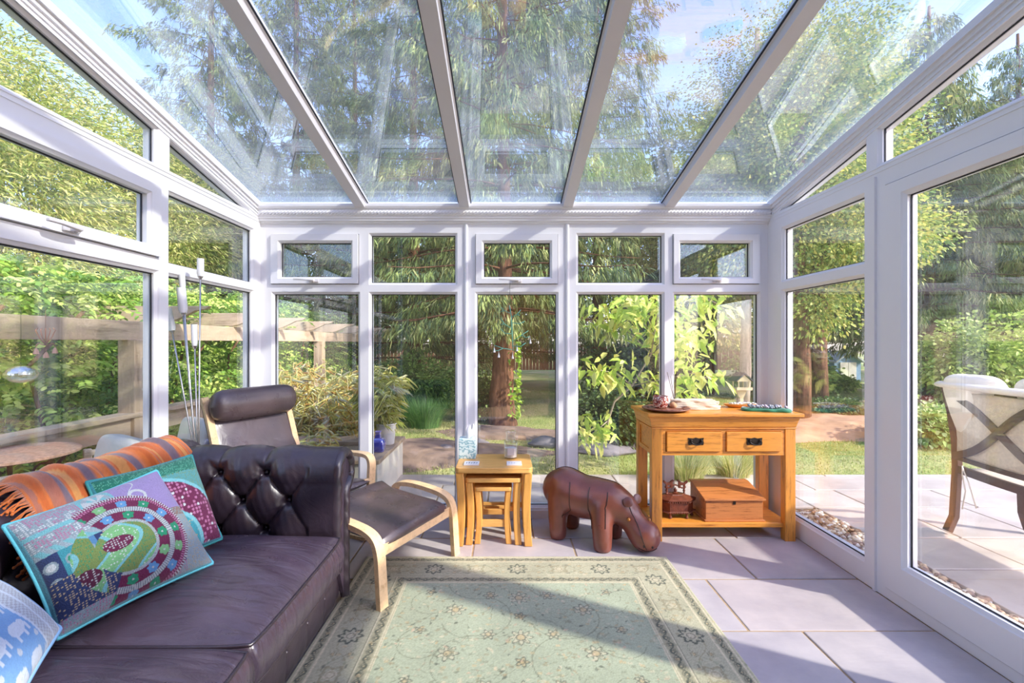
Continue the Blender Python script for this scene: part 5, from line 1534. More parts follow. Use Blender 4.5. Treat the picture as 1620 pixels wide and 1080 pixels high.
# ------------------------------------------------------------------ broadleaf trees right of the room
BRD = [(150, 164, 74), (122, 142, 60), (178, 184, 98), (96, 122, 50), (196, 186, 96)]
def leafy_tree(name, label, loc, stems, ells, ncl, per, sig, L, W, cols, seed, bark=None, cat='tree', group=None, droop=.3, shell=.5):
    t = thing(name, label, cat, (0, 0, 0), 0, group)
    foliage('foliage', [broadleaf(ells, ncl, per, sig, L, W, cols, seed, droop, shell)], M_leaf, t)
    for pts, r0, r1 in stems:
        mb = MB(); trunk(mb, pts, r0, r1, 10); mb.build('trunk' if pts is stems[0][0] else 'branch', bark or M_bark, t, 180)
    t.location = loc; return t
TA = leafy_tree('broadleaf_tree', 'ivy-clad trunk with yellow-green leaves at the right corner post', gp(1262, 7.4), [([(0, 0, -.2), (.03, 0, 1), (-.03, 0, 2.5), (0, 0, 5)], .19, .1), ([(0, 0, 2), (.6, .1, 3), (1.1, .2, 4)], .07, .03), ([(0, 0, 2.2), (-.7, .1, 3.2), (-1.3, 0, 4)], .07, .03)],
    [(0, 0, 4.2, 1.8, 1.5, 1.5), (.8, -.1, 3.0, 1.3, 1.0, .9), (-.6, .1, 3.1, 1.1, .9, .9), (.5, .2, 5.6, 1.3, 1.2, 1.0), (.25, -.2, 2.0, .5, .4, .7)], 2600, 14, .13, .062, .021, BRD, 21, shell=.3)
leafy_tree('broadleaf_tree', 'second dark trunk with trailing leaves left of the blue shed', gp(1296, 8.6), [([(0, 0, -.2), (-.02, 0, 1.2), (.05, 0, 3), (0, 0, 6)], .17, .08), ([(0, 0, 2.4), (.9, .1, 3.2), (1.5, .2, 3.4)], .06, .03)],
    [(.2, 0, 4.6, 1.7, 1.4, 1.6), (1.2, 0, 3.4, 1.2, .9, .7), (.3, -.1, 2.6, .8, .6, .7), (0, 0, 6.6, 1.5, 1.3, 1.2)], 2600, 14, .14, .062, .021, BRD, 22, shell=.3)
leafy_tree('birch_tree', 'pale leaning birch trunk with light leaves behind the right-hand window', gp(1172, 8.2), [([(0, 0, -.2), (.08, 0, .8), (.1, 0, 2), (.25, 0, 4), (.3, 0, 7)], .12, .04), ([(.3, 0, -.1), (.55, .0, 1.0), (.9, .1, 2.2), (1.2, .2, 3.2)], .07, .03)],
    [(.2, 0, 4.0, 1.5, 1.2, 1.3), (.0, 0, 2.6, .9, .7, .6), (.4, 0, 5.8, 1.5, 1.2, 1.3), (-.5, 0, 3.3, .9, .8, .7)], 2000, 14, .15, .05, .016, [(136, 150, 80), (110, 130, 66), (164, 170, 100), (150, 140, 90)], 23, M_barkpale, shell=.3)
def tree_big(label, px, y, H, R, cols, seed, L=.10, W=.034, ncl=2600, base=1.0, name='broadleaf_tree', barkm=None):
    x, yy, z = gp(px, y)
    rn = random.Random(seed); ells = []
    for k in range(9):
        q = k/8; zz = base+R*.5+(H-base-R*.6)*q; rr = R*(.55+.45*math.sin(PI*(q*.8+.15)))
        ells.append((rn.uniform(-.4, .4)*R, rn.uniform(-.4, .4)*R, zz, rr*.8, rr*.8, rr*.55))
    return leafy_tree(name, label, (x, yy, z), [([(0, 0, -.3), (.05, 0, H*.3), (0, 0, H*.85)], .05*R+.08, .04)], ells, ncl, 15, .2, L, W, cols, seed, barkm, group='broad trees around the lawn')
b1 = tree_big('bushy yellow-green tree behind the vent window over the console table', 1120, 12.0, 6.8, 2.0, [(158, 160, 84), (130, 140, 66), (178, 170, 100), (104, 120, 56)], 41)
b2 = tree_big('olive green tree standing behind the light conifer on the right', 1400, 14.5, 8.5, 3.2, [(140, 150, 76), (116, 130, 60), (170, 172, 98)], 42)
for src, px, y, rz, sc, lb in (
    (b2, 1010, 20, 1.0, 1.0, 'rounded olive tree far back between the two tall spruces'),
    (b1, 1265, 24, 2.0, 1.25, 'yellow-green tree far back between trunks at the right corner'),
    (b2, 1540, 19, 3.0, 1.1, 'olive tree far back behind the patio bench'),
    (b2, 1700, 16, 4.2, 1.2, 'tall olive tree beyond the right edge of the patio'),
    (b1, 700, 21, .6, 1.1, 'dim yellow-green tree far behind the pond bank'),
    (b2, 860, 24, 5.1, .95, 'olive tree furthest back behind the wooden fence'),
    (b2, 560, 24, 2.2, 1.0, 'olive tree furthest back at the left of the far windows'),
    (b1, 2050, 13, 1.2, 1.2, 'yellow-green tree far right outside the door')):
    dup(src, gp(px, y), rz, lb, sc)
# ------------------------------------------------------------------ left boundary: willow-like hedge, leafy climber
WIL = [(168, 176, 88), (146, 160, 74), (190, 190, 112), (118, 138, 62), (206, 196, 122)]
def hedge_tree(label, x, y, H, seed, cols, L=.10, W=.0105, R=1.45, ncl=4200, name='willow_bush', cat='bush'):
    rn = random.Random(seed); ells = [(rn.uniform(-.4, .4), rn.uniform(-.4, .4), .7+(H-1.1)*k/5, R*(1.0-.2*(k/5)**2), R*(1.0-.2*(k/5)**2), .75) for k in range(6)]
    return leafy_tree(name, label, (x, y, gz(x, y)), [([(0, 0, -.2), (.1, 0, H*.4), (0, 0, H*.8)], .07, .02)], ells, ncl, 14, .17, L, W, cols, seed, None, cat, 'willow-like bushes along the left boundary', shell=.3)
h1 = hedge_tree('tall feathery yellow-green bush at the left edge of the picture', -6.6, 3.9, 5.0, 51, WIL)
h2 = hedge_tree('feathery yellow-green bush behind the pergola near the sofa end', -6.9, 6.2, 5.5, 52, WIL)
for src, x, y, rz, sc, lb in ((h1, -7.2, 8.6, 1, 1.1, 'feathery bush behind the pergola near the corner'), (h2, -6.4, 2.0, 2, .95, 'feathery bush beyond the left edge behind the round table'),
                              (h2, -7.4, 10.9, 3, 1.05, 'feathery bush far down the left boundary'), (h1, -8.6, 5.0, 2.5, 1.15, 'taller feathery bush in the second row on the left'),
                              (h1, -6.5, 0.0, 2.5, 1.0, 'feathery bush outside the near left window'), (h2, -8.2, 13.5, .5, 1.2, 'furthest feathery bush on the left')):
    dup(src, (x, y, gz(x, y)), rz, lb, sc)
VIN = [(136, 168, 62), (108, 146, 52), (164, 188, 84), (84, 118, 48), (182, 196, 104)]
def pinnate(n, ells, seed, cols, pairs=5, L=.05, W=.013, rach=.20):
    """compound leaves: pairs of leaflets on a drooping stalk"""
    rng = np.random.default_rng(seed); P, Dr = clumps(ells, n//8, 8, .13, rng, .25); n = len(P)
    Dr = unit(Dr+np.array([.5, -.2, -.25])); S = unit(np.cross(Dr, np.array([0, 0, 1.0])+rng.normal(0, .4, (n, 3))))
    C = pal(cols, n, rng, .7, 1.25); out = []
    for k in range(pairs):
        t = (k+1)/pairs; b = P+Dr*rach*t+np.array([0, 0, -.06])*t*t
        for sg in (-1, 1):
            out.append(leafmesh(b, unit(S*sg+Dr*.5+np.array([0, 0, -.25])), rng.uniform(L*.8, L*1.2, n), np.full(n, W), C, rng, droop=.1))
    return out
cl_ = thing('climbing_plant', 'bright green leafy climber filling the pergola side', 'climber', (0, 0, 0))
els = [(-3.5, 3.6+.75*k, .85+.25*math.sin(k*2), .42, .6, .65) for k in range(8)]+[(-3.9, 2.7+.7*k, 1.66, .7, .6, .14) for k in range(9)]+[(-4.1, 2.8+.8*k, .9, .5, .6, .8) for k in range(8)]
foliage('foliage', pinnate(12000, els, 61, VIN), M_leaf, cl_)
mb = MB(); rn = random.Random(4)
for k in range(12):
    y = 2.8+k*.55; mb.tube([(-3.4, y, -.1), (-3.45+rn.uniform(-.1, .1), y+.1, .5), (-3.3, y+rn.uniform(-.3, .3), 1.1), (-3.2, y+.1, 1.5)], .014, 6, up=(0, 1, 0))
mb.build('stems', M_bark, cl_, 180)
hst = thing('hosta_bed', 'yellow-green broad-leaved ground plants below the pergola rail', 'plants', (0, 0, 0)); hst['kind'] = 'stuff'
rng = np.random.default_rng(65); n = 1500; c = np.stack([rng.uniform(-4.2, -2.9, n), rng.uniform(1.9, 5.0, n), rng.uniform(.0, .36, n)], -1); a = rng.uniform(0, 2*PI, n)
foliage('foliage', [leafmesh(c, unit(np.stack([np.cos(a), np.sin(a), rng.uniform(-.1, .5, n)], -1)), rng.uniform(.10, .2, n), rng.uniform(.03, .055, n), pal([(196, 204, 104), (168, 184, 84), (214, 214, 132), (140, 160, 70)], n, rng), rng, droop=.4)], M_leaf, hst)
# ================================================================== PERGOLA
pg = thing('pergola', 'weathered timber pergola with shaped rafter ends and a rail on the left', 'pergola', (-2.85, 5, 0))
for y in (3.5, 7.0, 9.3):
    mb = MB(); mb.box(-2.93, -2.80, y-.065, y+.065, -.1, 1.29); mb.build('post', M_timberz, pg, bev=.006)
mb = MB(); mb.box(-2.90, -2.85, 1.6, 10.6, 1.285, 1.43); mb.build('beam', M_timber, pg, bev=.004)
mb = MB(); mb.box(-4.9, -4.85, 1.6, 10.6, 1.285, 1.43); mb.build('beam', M_timber, pg, bev=.004)
for y in (2.55, 7.0):
    mb = MB(); mb.box(-4.93, -4.80, y-.065, y+.065, -.1, 1.29); mb.build('post', M_timberz, pg, bev=.006)
raf = [(-2.60, 1.430), (-2.60, 1.46)]
prf = [(-5.2, 1.44), (-2.86, 1.44), (-2.80, 1.452), (-2.72, 1.485), (-2.62, 1.535), (-2.53, 1.55), (-2.50, 1.575), (-5.2, 1.575)]
for k in range(8):
    y = 3.86+.92*k
    mb = MB(); mb.prism(prf, y-.024, y+.024, 'y'); mb.build('rafter', M_timberx, pg, bev=.003)
mb = MB(); mb.box(-2.88, -2.83, 1.6, 7.0, .56, .70); mb.build('rail', M_timber, pg, bev=.004)
mb = MB(); mb.box(-2.93, -2.79, 1.6, 7.0, .70, .735); mb.build('rail', M_timber, pg, bev=.004)
for y in (3.5,):
    for sg in (1,):
        mb = MB(); pts = [(-2.865, y+sg*(.06+.24*math.sin(a)), 1.03+.25*(1-math.cos(a))) for a in [k*PI/2/8 for k in range(9)]]
        mb.sweep(pts, [(-.02, -.03), (.02, -.03), (.02, .03), (-.02, .03)], up=(1, 0, 0)); mb.build('brace', M_timber, pg)
# ================================================================== GARDEN SEATS AND TABLE ON THE LEFT
M_cream = simple('cream_cushion', lin(236, 228, 214), .85, var=.05, vscale=12, bmp=.3, bscale=60)
def garden_chair(label, loc, rz):
    t = thing('garden_chair', label, 'garden chair', loc, rz, 'cream cushioned garden chairs by the pergola')
    mb = MB()
    for x in (-.27, .27):
        for y in (-.25, .25): mb.box(x-.02, x+.02, y-.02, y+.02, 0, .62 if y < 0 else .60)
    for x in (-.27, .27): mb.box(x-.025, x+.025, -.27, .27, .58, .61)
    mb.box(-.27, .27, -.27, -.24, .33, .37); mb.box(-.27, .27, .24, .27, .33, .37); mb.build('frame', simple('woven_cane', lin(206, 190, 166), .8, bmp=.5), t, world=False, bev=.006)
    mb = MB(); mb.ball((0, 0, 0), 1, 24, 14)
    def pad(cx, cy, cz, rx, ry, rz2, tilt=0):
        b = MB(); b.ball((0, 0, 0), 1, 32, 20); M = Matrix.Rotation(tilt, 4, 'X')
        f = lambda q: math.copysign(abs(q)**.42, q)
        b.v = [tuple(M @ Vector((f(x)*rx, f(y)*ry, f(z)*rz2))+Vector((cx, cy, cz))) for x, y, z in b.v]; return b
    pad(0, .0, .41, .25, .25, .055).build('seat_cushion', M_cream, t, 180, world=False)
    pad(0, .24, .62, .26, .055, .15, -.18).build('back_cushion', M_cream, t, 180, world=False)
    return t
g1 = garden_chair('cream cushioned garden chair seen above the orange throw', (-2.15, 2.19, 0), -.55)
dup(g1, (-2.17, 2.78, 0), -.70, 'cream cushioned garden chair seen behind the floor lamp')
gt = thing('round_garden_table', 'small round garden table with terracotta mosaic top outside the left window', 'garden table', (-2.64, 2.44, 0))
mb = MB(); mb.lathe([(.001, .655), (.26, .655), (.272, .66), (.272, .672), (.26, .678), (.001, .678)], 40, (-2.64, 2.44, 0)); mb.build('tabletop', simple('terracotta_mosaic', lin(206, 164, 138), .6, var=.25, vscale=60), gt, 40)
for k in range(3):
    a = k*2*PI/3+.4; c_, s_ = math.cos(a), math.sin(a)
    mb = MB(); mb.tube([(-2.64+c_*.22, 2.44+s_*.22, .65), (-2.64+c_*.10, 2.44+s_*.10, .48), (-2.64+c_*.03, 2.44+s_*.03, .34), (-2.64+c_*.16, 2.44+s_*.16, .12), (-2.64+c_*.27, 2.44+s_*.27, .0)], .009, 8); mb.build('leg', M_black, gt, 180)
    mb = MB(); mb.tube([(-2.64+c_*(.13+.05*math.cos(q)), 2.44+s_*(.13+.05*math.cos(q)), .56+.05*math.sin(q)) for q in [k2*.5 for k2 in range(11)]], .006, 6); mb.build('scroll', M_black, gt, 180)
# ================================================================== LOW WALL, POTS, BAMBOO
M_render = simple('cream_render', lin(232, 222, 204), .95, var=.08, vscale=6, bmp=.5, bscale=80)
mb = MB(); mb.box(-3.0, -1.02, 4.30, 4.52, -.1, .30); mb.box(-1.24, -1.02, 3.62, 4.30, -.1, .30)
mb2 = mb.build('low_wall', M_render, None, bev=.01); tag(mb2, 'low cream rendered garden wall outside behind the armchair', 'wall')
mb = MB(); mb.box(-3.02, -1.0, 4.28, 4.54, .30, .335); mb.box(-1.26, -1.0, 3.60, 4.28, .30, .335); mb.build('coping', simple('stone_coping', lin(176, 152, 128), .85, var=.2, vscale=15, bmp=.4), mb2, bev=.006)
mb = MB(); mb.box(-3.4, -1.35, 5.25, 5.38, -.1, .62); o = mb.build('garden_wall', M_render, None, bev=.01); tag(o, 'taller cream garden wall glimpsed through the bamboo', 'wall')
gvx, gvy = gnd(598, 714, .335)[:2]
gv = thing('glass_vase', 'cobalt blue square glass bottle vase on the low wall end', 'vase', (gvx, gvy, .335))
Mbg = simple('cobalt_glass', lin(44, 50, 190), .08, spec=.8, coat=1); Mbg.node_tree.nodes['Principled BSDF'].inputs['Transmission Weight'].default_value = .35
mb = MB(); rws = [(.050, 0), (.060, .012), (.060, .085), (.052, .105), (.024, .118), (.022, .165), (.030, .172)]
vs = []; 
for r, z in rws:
    for k in range(24):
        a = 2*PI*k/24; sq = (abs(math.cos(a))**5+abs(math.sin(a))**5)**-.2; vs.append((gvx+r*sq*math.cos(a), gvy+r*sq*math.sin(a), .335+z))
mb.add(vs, [(i*24+j, i*24+(j+1) % 24, (i+1)*24+(j+1) % 24, (i+1)*24+j) for i in range(len(rws)-1) for j in range(24)]+[tuple(range(24))[::-1]]); mb.build('bottle', Mbg, gv, 60)
mb = MB()
for k in range(9): mb.ball((gvx+.056*math.cos(k*.7-2.6), gvy-.056, .335+.03+.012*(k % 4)), .006, 6, 4)
mb.build('raised_dots', Mbg, gv, 180)
potx, poty = gnd(611, 702, .335)[:2]; poty -= .0
BAM = [(250, 224, 150), (240, 200, 118), (252, 234, 172), (230, 214, 124), (214, 172, 98)]
def bamboo(name, label, cx, cy, z0, n, R, H, seed, cols, cat='bamboo', pot=None):
    t = thing(name, label, cat, (cx, cy, z0)); rn = random.Random(seed); mb = MB(); rng = np.random.default_rng(seed)
    PP = []; DD = []
    for k in range(n):
        a = rn.uniform(0, 2*PI); r = rn.uniform(0, .55)*R; h = H*rn.uniform(.6, 1.08); ln = rn.uniform(.05, .42)*R*1.6
        pts = []
        for s in range(7):
            q = s/6; pts.append((cx+math.cos(a)*(r+ln*q*q), cy+math.sin(a)*(r+ln*q*q), z0+h*q*(1-.08*q)))
        mb.tube(pts, .0045, 4, scale=[1-.6*s/6 for s in range(7)], col=lin(*rn.choice(cols)))
        m = 30; tt = rng.uniform(.12, 1, m); ar = np.array(pts); ii = np.minimum((tt*6).astype(int), 5); fr = (tt*6-ii)[:, None]
        b = ar[ii]*(1-fr)+ar[ii+1]*fr; an = rng.uniform(0, 2*PI, m); PP.append(b+rng.normal(0, .02, (m, 3))); DD.append(unit(np.stack([np.cos(an), np.sin(an), rng.uniform(-.5, .9, m)], -1)))
    P = np.repeat(np.concatenate(PP), 2, 0); Dd = unit(np.repeat(np.concatenate(DD), 2, 0)+rng.normal(0, .3, (len(P), 3))); q = len(P)
    f = leafmesh(P, Dd, rng.uniform(.07, .15, q), rng.uniform(.003, .0055, q), pal(cols, q, rng), rng, droop=.55)
    f = (f[0]-np.array([cx, cy, z0]), f[1], f[2])
    foliage('foliage', [f], M_leaf, t); mb.build('canes', vcol('cane', .6), t, 180, fix=False)
    return t
for (px, y, H, R, n, lb, s) in ((455, 4.75, 1.20, .40, 46, 'golden bamboo clump nearest the left window corner', 1), (520, 4.9, 1.10, .42, 42, 'golden bamboo clump in front of the pergola post', 2),
                                (562, 4.75, 1.0, .36, 36, 'golden bamboo clump behind the white window mullion', 3), (490, 4.05, .62, .30, 20, 'short golden bamboo just behind the armchair', 4)):
    x, yy, z = gp(px, y); bamboo('bamboo_plant', lb, x, yy, z, n, R, H, s, BAM)
pt_ = bamboo('potted_bamboo', 'yellow bamboo in a tall white pot on the low wall end', potx-.06, poty+.03, .335+.16, 46, .26, .56, 7, [(240, 226, 136), (216, 208, 112), (248, 232, 160), (186, 194, 100)], 'potted plant')
mb = MB(); mb.lathe([(.065, 0), (.072, .005), (.090, .18), (.096, .185), (.094, .195), (.086, .19), (.001, .17)], 28, (potx+.0, poty, .335)); mb.build('pot', simple('white_pot', lin(226, 220, 214), .5), pt_, 40)
# tussock of fine grass behind the console
def tussock(label, cx, cy, n, R, h, cols, seed, name='ornamental_grass'):
    rng = np.random.default_rng(seed); a = rng.uniform(0, 2*PI, n); r = R*np.sqrt(rng.random(n))*.5; hh = h*rng.uniform(.6, 1.1, n); ln = rng.uniform(.1, .9, n)*R
    b = np.stack([cx+r*np.cos(a), cy+r*np.sin(a), np.full(n, -.08)], -1); o = np.stack([np.cos(a), np.sin(a), 0*a], -1); sd = np.stack([-np.sin(a), np.cos(a), 0*a], -1)*.0022
    V = []
    for q, w in ((0, 1), (.35, 1), (.7, .7), (1, .1)):
        c = b+o*(ln*q*q)[:, None]+np.stack([0*a, 0*a, hh*q*(1-.12*q)], -1); V += [c-sd*w, c+sd*w]
    V = np.stack(V, 1).reshape(-1, 3); i = np.arange(n)[:, None]*8
    Fq = np.concatenate([i+np.array([[0, 1, 3, 2]]), i+np.array([[2, 3, 5, 4]]), i+np.array([[4, 5, 7, 6]])])
    o_ = npmesh(name, V, Fq, M_leaf, None, np.repeat(pal(cols, n, rng), 8, 0)); return tag(o_, label, 'grass')
tussock('fine straw-green grass tussock seen under the left of the console drawers', 1.72, 4.35, 1500, .30, .40, [(190, 186, 120), (156, 166, 92), (212, 202, 146), (128, 146, 78)], 3)
tussock('fine straw-green grass tussock seen under the right of the console drawers', 2.22, 4.45, 1300, .28, .36, [(190, 186, 120), (156, 166, 92), (212, 202, 146), (128, 146, 78)], 4)
x_, y_, _ = gp(672, 7.2); tussock('green iris-like clump on the pond edge', x_, y_, 1500, .5, .50, [(104, 148, 76), (80, 124, 64), (134, 168, 96)], 5, 'iris_clump')
x_, y_, _ = gp(640, 8.0); tussock('darker green reed clump behind the pond edge', x_, y_, 1200, .6, .55, [(84, 124, 66), (64, 100, 54), (120, 150, 84)], 6, 'iris_clump')
# sapling with large drooping leaves
sap = thing('sapling_tree', 'young tree with large bright yellow-green drooping leaves behind the hippo', 'sapling', gp(985, 4.7))
SAP = [(188, 204, 96), (168, 190, 76), (204, 214, 120), (142, 170, 64), (214, 206, 110)]
bx_, by_, bz_ = gp(985, 4.7); parts = []; mb = MB(); rn = random.Random(12); rng = np.random.default_rng(12)
def sp_(px, py, dy=0): q = at(px, py, 4.7+dy); return q
mainp = [sp_(958, 705), sp_(962, 665), sp_(972, 635), sp_(1000, 610), sp_(1030, 560), sp_(1040, 500), sp_(1050, 455)]
mb.tube(mainp, .011, 8, scale=[1.2, 1.1, 1, .9, .7, .5, .3], up=(0, 1, 0))
brs = [[(1000, 610), (975, 590), (945, 585), (925, 590)], [(1030, 560), (1000, 530), (965, 505), (940, 495)], [(1030, 560), (1060, 545), (1100, 530), (1120, 520)], [(1040, 500), (1075, 480), (1110, 470), (1135, 480)],
       [(1000, 610), (1050, 600), (1095, 590), (1125, 600)], [(1035, 530), (1000, 495), (985, 480)], [(962, 665), (945, 680), (930, 690)], [(1040, 500), (1020, 475), (1000, 470)], [(1010, 595), (1060, 620), (1080, 640)], [(1040, 500), (1070, 520), (1090, 560)]]
PP = []; DD = []
for k, b in enumerate(brs):
    dy = (-.25, .1, .2, -.1, .15, -.2, -.1, .25, .05, -.3)[k]; pts = [sp_(x, y, dy*i/(len(b)-1)) for i, (x, y) in enumerate(b)]
    mb.tube(pts, .006, 6, scale=[1-.6*i/(len(pts)-1) for i in range(len(pts))], up=(0, 1, 0))
    for q in range(95):
        t = rn.uniform(.15, 1.03)*(len(pts)-1); i = min(int(t), len(pts)-2); p = pts[i].lerp(pts[i+1], t-i); sd = rn.choice([-1, 1])
        PP.append(tuple(p+Vector((rn.uniform(-.16, .16), rn.uniform(-.2, .2), rn.uniform(-.11, .15))))); DD.append((rn.uniform(-1, 1), rn.uniform(-.8, .5), rn.uniform(-.9, .5)))
off = np.array([bx_, by_, bz_]); P_ = np.array(PP)-off; q = len(P_)
foliage('foliage', [leafmesh(P_, unit(np.array(DD)), rng.uniform(.07, .15, q), rng.uniform(.018, .032, q), pal(SAP, q, rng, .85, 1.15), rng, droop=.45, fold=.2)], M_leaf, sap)
mb.build('stem', M_barkpale, sap, 180)
# dark bush and rocks at its foot
DKB = [(84, 108, 56), (64, 88, 48), (108, 128, 68), (52, 74, 42)]
def bush(label, loc, rx, h, cols, seed, ncl=500, L=.055, W=.02, name='garden_bush'):
    return leafy_tree(name, label, loc, [([(0, 0, -.1), (0, 0, h*.6)], .02, .01)], [(0, 0, h*.5, rx, rx*.8, h*.5), (rx*.4, 0, h*.35, rx*.6, rx*.6, h*.35)], ncl, 14, .07, L, W, cols, seed, None, 'bush', None, shell=.2)
bush('dark green rounded shrub behind the hippo', gp(968, 5.9), .42, .78, DKB, 71, 600)
bush('low green shrub in front of the blue shed', gp(1312, 12.5), .6, .5, [(150, 168, 84), (120, 144, 66), (176, 190, 104)], 72, 500, .09, .03)
bush('leafy ivy-like ground cover beside the patio bench', gp(1470, 6.0), .6, .5, [(156, 176, 100), (128, 152, 76), (190, 200, 136)], 73, 500, .06, .025)
bush('small evergreen shrub on the litter bank near the shed', gp(1325, 8.0), .6, .30, DKB, 74, 400)
bush('round green bush at the foot of the thick lit trunk', gp(765, 8.0), .55, .8, [(96, 126, 58), (76, 104, 50), (124, 148, 74)], 75, 500)
bush('lit green fern-like bush behind the potted bamboo', gp(655, 9.2), .9, 1.15, [(120, 152, 72), (96, 128, 60), (150, 176, 92)], 76, 600, .1, .02)
bush('dark low bush far behind the sapling', gp(1010, 9.5), 1.4, 1.6, DKB, 77, 900, .09, .03)
bush('green bush at the right behind the trunks', gp(1230, 11), 1.2, 1.5, [(110, 136, 62), (86, 112, 52), (140, 160, 80)], 78, 700, .09, .03)
bush('tall green bush beyond the patio on the right', gp(1560, 8.5), 1.3, 1.9, [(150, 170, 84), (122, 146, 66), (180, 192, 108)], 79, 1000, .09, .03)
M_rock = simple('grey_rock', lin(120, 114, 116), .9, var=.35, vscale=6, bmp=1, bscale=12)
rn = random.Random(15)
for (px, py, w, h, lb) in ((958, 712, .32, .08, 'flat dark rock in front of the rounded shrub'), (925, 708, .2, .12, 'small dark rock left of the shrub'), (1000, 706, .18, .10, 'small dark rock right of the shrub'),
                          (745, 700, .2, .07, 'grey rock on the pond bank left of the jar'), (868, 700, .24, .08, 'grey boulder on the bank right of the lit trunk'), (700, 715, .2, .08, 'low grey rock on the earth bank')):
    g = gnd(px, py, -.06); mb = MB(); mb.ball((0, 0, 0), 1, 20, 12); s = rn.random()*9
    mb.v = [(g.x+x*w*(1+.18*math.sin(3*y+s)+.1*math.sin(7*z+s)), g.y+y*w*.7*(1+.15*math.sin(4*x+s)), g.z+.0+z*h*(1+.2*math.sin(5*x+2*y+s))) for x, y, z in mb.v]
    o = mb.build('garden_rock', M_rock, None, 50); tag(o, lb, 'rock', None)
# wooden fence far behind
fe = thing('garden_fence', 'brown close-board garden fence far behind the lawn', 'fence', (0, 19.5, 0)); mb = MB(); rn = random.Random(3)
for k in range(150): x = -9+k*.145; mb.box(x, x+.132, 19.5+.01*(k % 2), 19.52+.01*(k % 2), .1, 1.18+rn.uniform(-.01, .01))
mb.build('boards', simple('fence_board', lin(126, 92, 72), .9, var=.25, vscale=4), fe)
mb = MB(); mb.box(-9, 12.7, 19.48, 19.56, 1.18, 1.22); mb.build('capping_rail', M_timberx, fe)
# bird table
bt0 = gp(1172, 7.6, None); btb = thing('bird_table', 'pale wooden bird table with a dark pitched roof', 'bird table', bt0)
X, Y = bt0[0], bt0[1]; zf = lambda py: CAMZ-(py-VY)*Y/F
mb = MB(); mb.box(X-.03, X+.03, Y-.03, Y+.03, bt0[2]-.1, zf(628)); mb.prism([(X-.10, zf(616)), (X-.03, zf(630)), (X+.03, zf(630)), (X+.10, zf(616))], Y-.02, Y+.02); mb.build('post', simple('pale_wood', lin(206, 184, 140), .8, var=.1), btb, bev=.004)
mb = MB(); mb.box(X-.13, X+.13, Y-.13, Y+.13, zf(616), zf(613.5)); mb.box(X-.13, X+.13, Y-.13, Y-.12, zf(613.5), zf(611.5)); mb.build('tray', simple('pale_wood_tray', lin(214, 192, 150), .8), btb)
for a, b in ((-.085, -.09), (.085, -.09), (-.085, .09), (.085, .09)):
    mb = MB(); mb.box(X+a-.009, X+a+.009, Y+b-.009, Y+b+.009, zf(614), zf(601)); mb.build('corner_post', simple('pale_wood_post', lin(206, 184, 140), .8), btb)
mb = MB(); mb.prism([(X-.22, zf(602)), (X+.22, zf(602)), (X+.12, zf(592)), (X+.02, zf(592))], Y-.16, Y+.16) if False else None
mb.prism([(X-.14, zf(602.5)), (X, zf(590.5)), (X+.14, zf(602.5)), (X+.14, zf(601)), (X, zf(588.5)), (X-.14, zf(601))], Y-.14, Y+.14, 'y'); mb.build('roof', simple('dark_slate', lin(62, 62, 76), .7), btb)
for sx in (-.115, .105):
    mb = MB(); mb.prism([(X-.12, zf(602.5)), (X+.12, zf(602.5)), (X, zf(592.5))], Y+sx, Y+sx+.01, 'y'); mb.build('gable_end', simple('pale_wood_gable', lin(206, 184, 140), .8), btb)
# blue shed
sx0, sy0 = gp(1341, 16)[:2]; Zs = lambda py: CAMZ-(py-VY)*sy0/F; k = sy0/F
sh = thing('garden_shed', 'small pale blue summer house with white doors beyond the trees on the right', 'shed', (sx0, sy0, 0))
mb = MB(); hw = 21*k
mb.box(sx0-hw, sx0+hw, sy0, sy0+1.2, -.1, Zs(572)); mb.prism([(sx0-hw, Zs(572)), (sx0+hw, Zs(572)), (sx0, Zs(559))], sy0, sy0+1.2); mb.build('walls', simple('pale_blue_boards', lin(150, 184, 222), .7, var=.08, vscale=3), sh)
mb = MB()
for sg in (-1, 1):
    a = Vector((sx0+sg*(hw+2*k), sy0-.15, Zs(573.5))); b = Vector((sx0, sy0-.15, Zs(557.5)))
    vs = [a, b, b+Vector((0, 1.5, 0)), a+Vector((0, 1.5, 0))]; vs += [q+Vector((0, 0, .05)) for q in vs]
    mb.add(vs, [(0, 1, 2, 3), (7, 6, 5, 4), (0, 4, 5, 1), (1, 5, 6, 2), (2, 6, 7, 3), (3, 7, 4, 0)])
mb.build('roof', simple('white_roof', lin(214, 222, 232), .7), sh)
for sg in (-1, 1):
    mb = MB(); mb.box(sx0+(0 if sg > 0 else -13*k)+.01, sx0+(13*k if sg > 0 else 0)-.01, sy0-.04, sy0, .0, Zs(573)); mb.build('door', simple('white_boards', lin(236, 234, 230), .6), sh)
# ================================================================== PATIO BENCH (right)
bn = thing('patio_bench', 'dark-framed cane patio settee with cross-braced back and cream cushions outside the door', 'bench', (3.05, 2.45, 0))
M_wick = simple('cane_weave', lin(206, 192, 172), .8, var=.12, vscale=60, bmp=.6, bscale=160)
M_brz = simple('bronze_metal', lin(84, 66, 62), .4, metal=.4)
by0, by1 = 1.62, 3.06; xb = 2.92
def arcx(y): q = (y-by0)/(by1-by0)*2-1; return xb-.10*(1-q*q)*0+.10*q*q
mb = MB()
def rail(z, t=.02, h=.045, dx=0): mb.sweep([(arcx(by0+(by1-by0)*k/16)+dx, by0+(by1-by0)*k/16, z) for k in range(17)], [(-t/2, -h/2), (t/2, -h/2), (t/2, h/2), (-t/2, h/2)])
rail(.955); rail(.42, .03, .05, .02); rail(.50, .02, .03, .0); mb.build('back_rail', M_brz, bn, bev=.004)
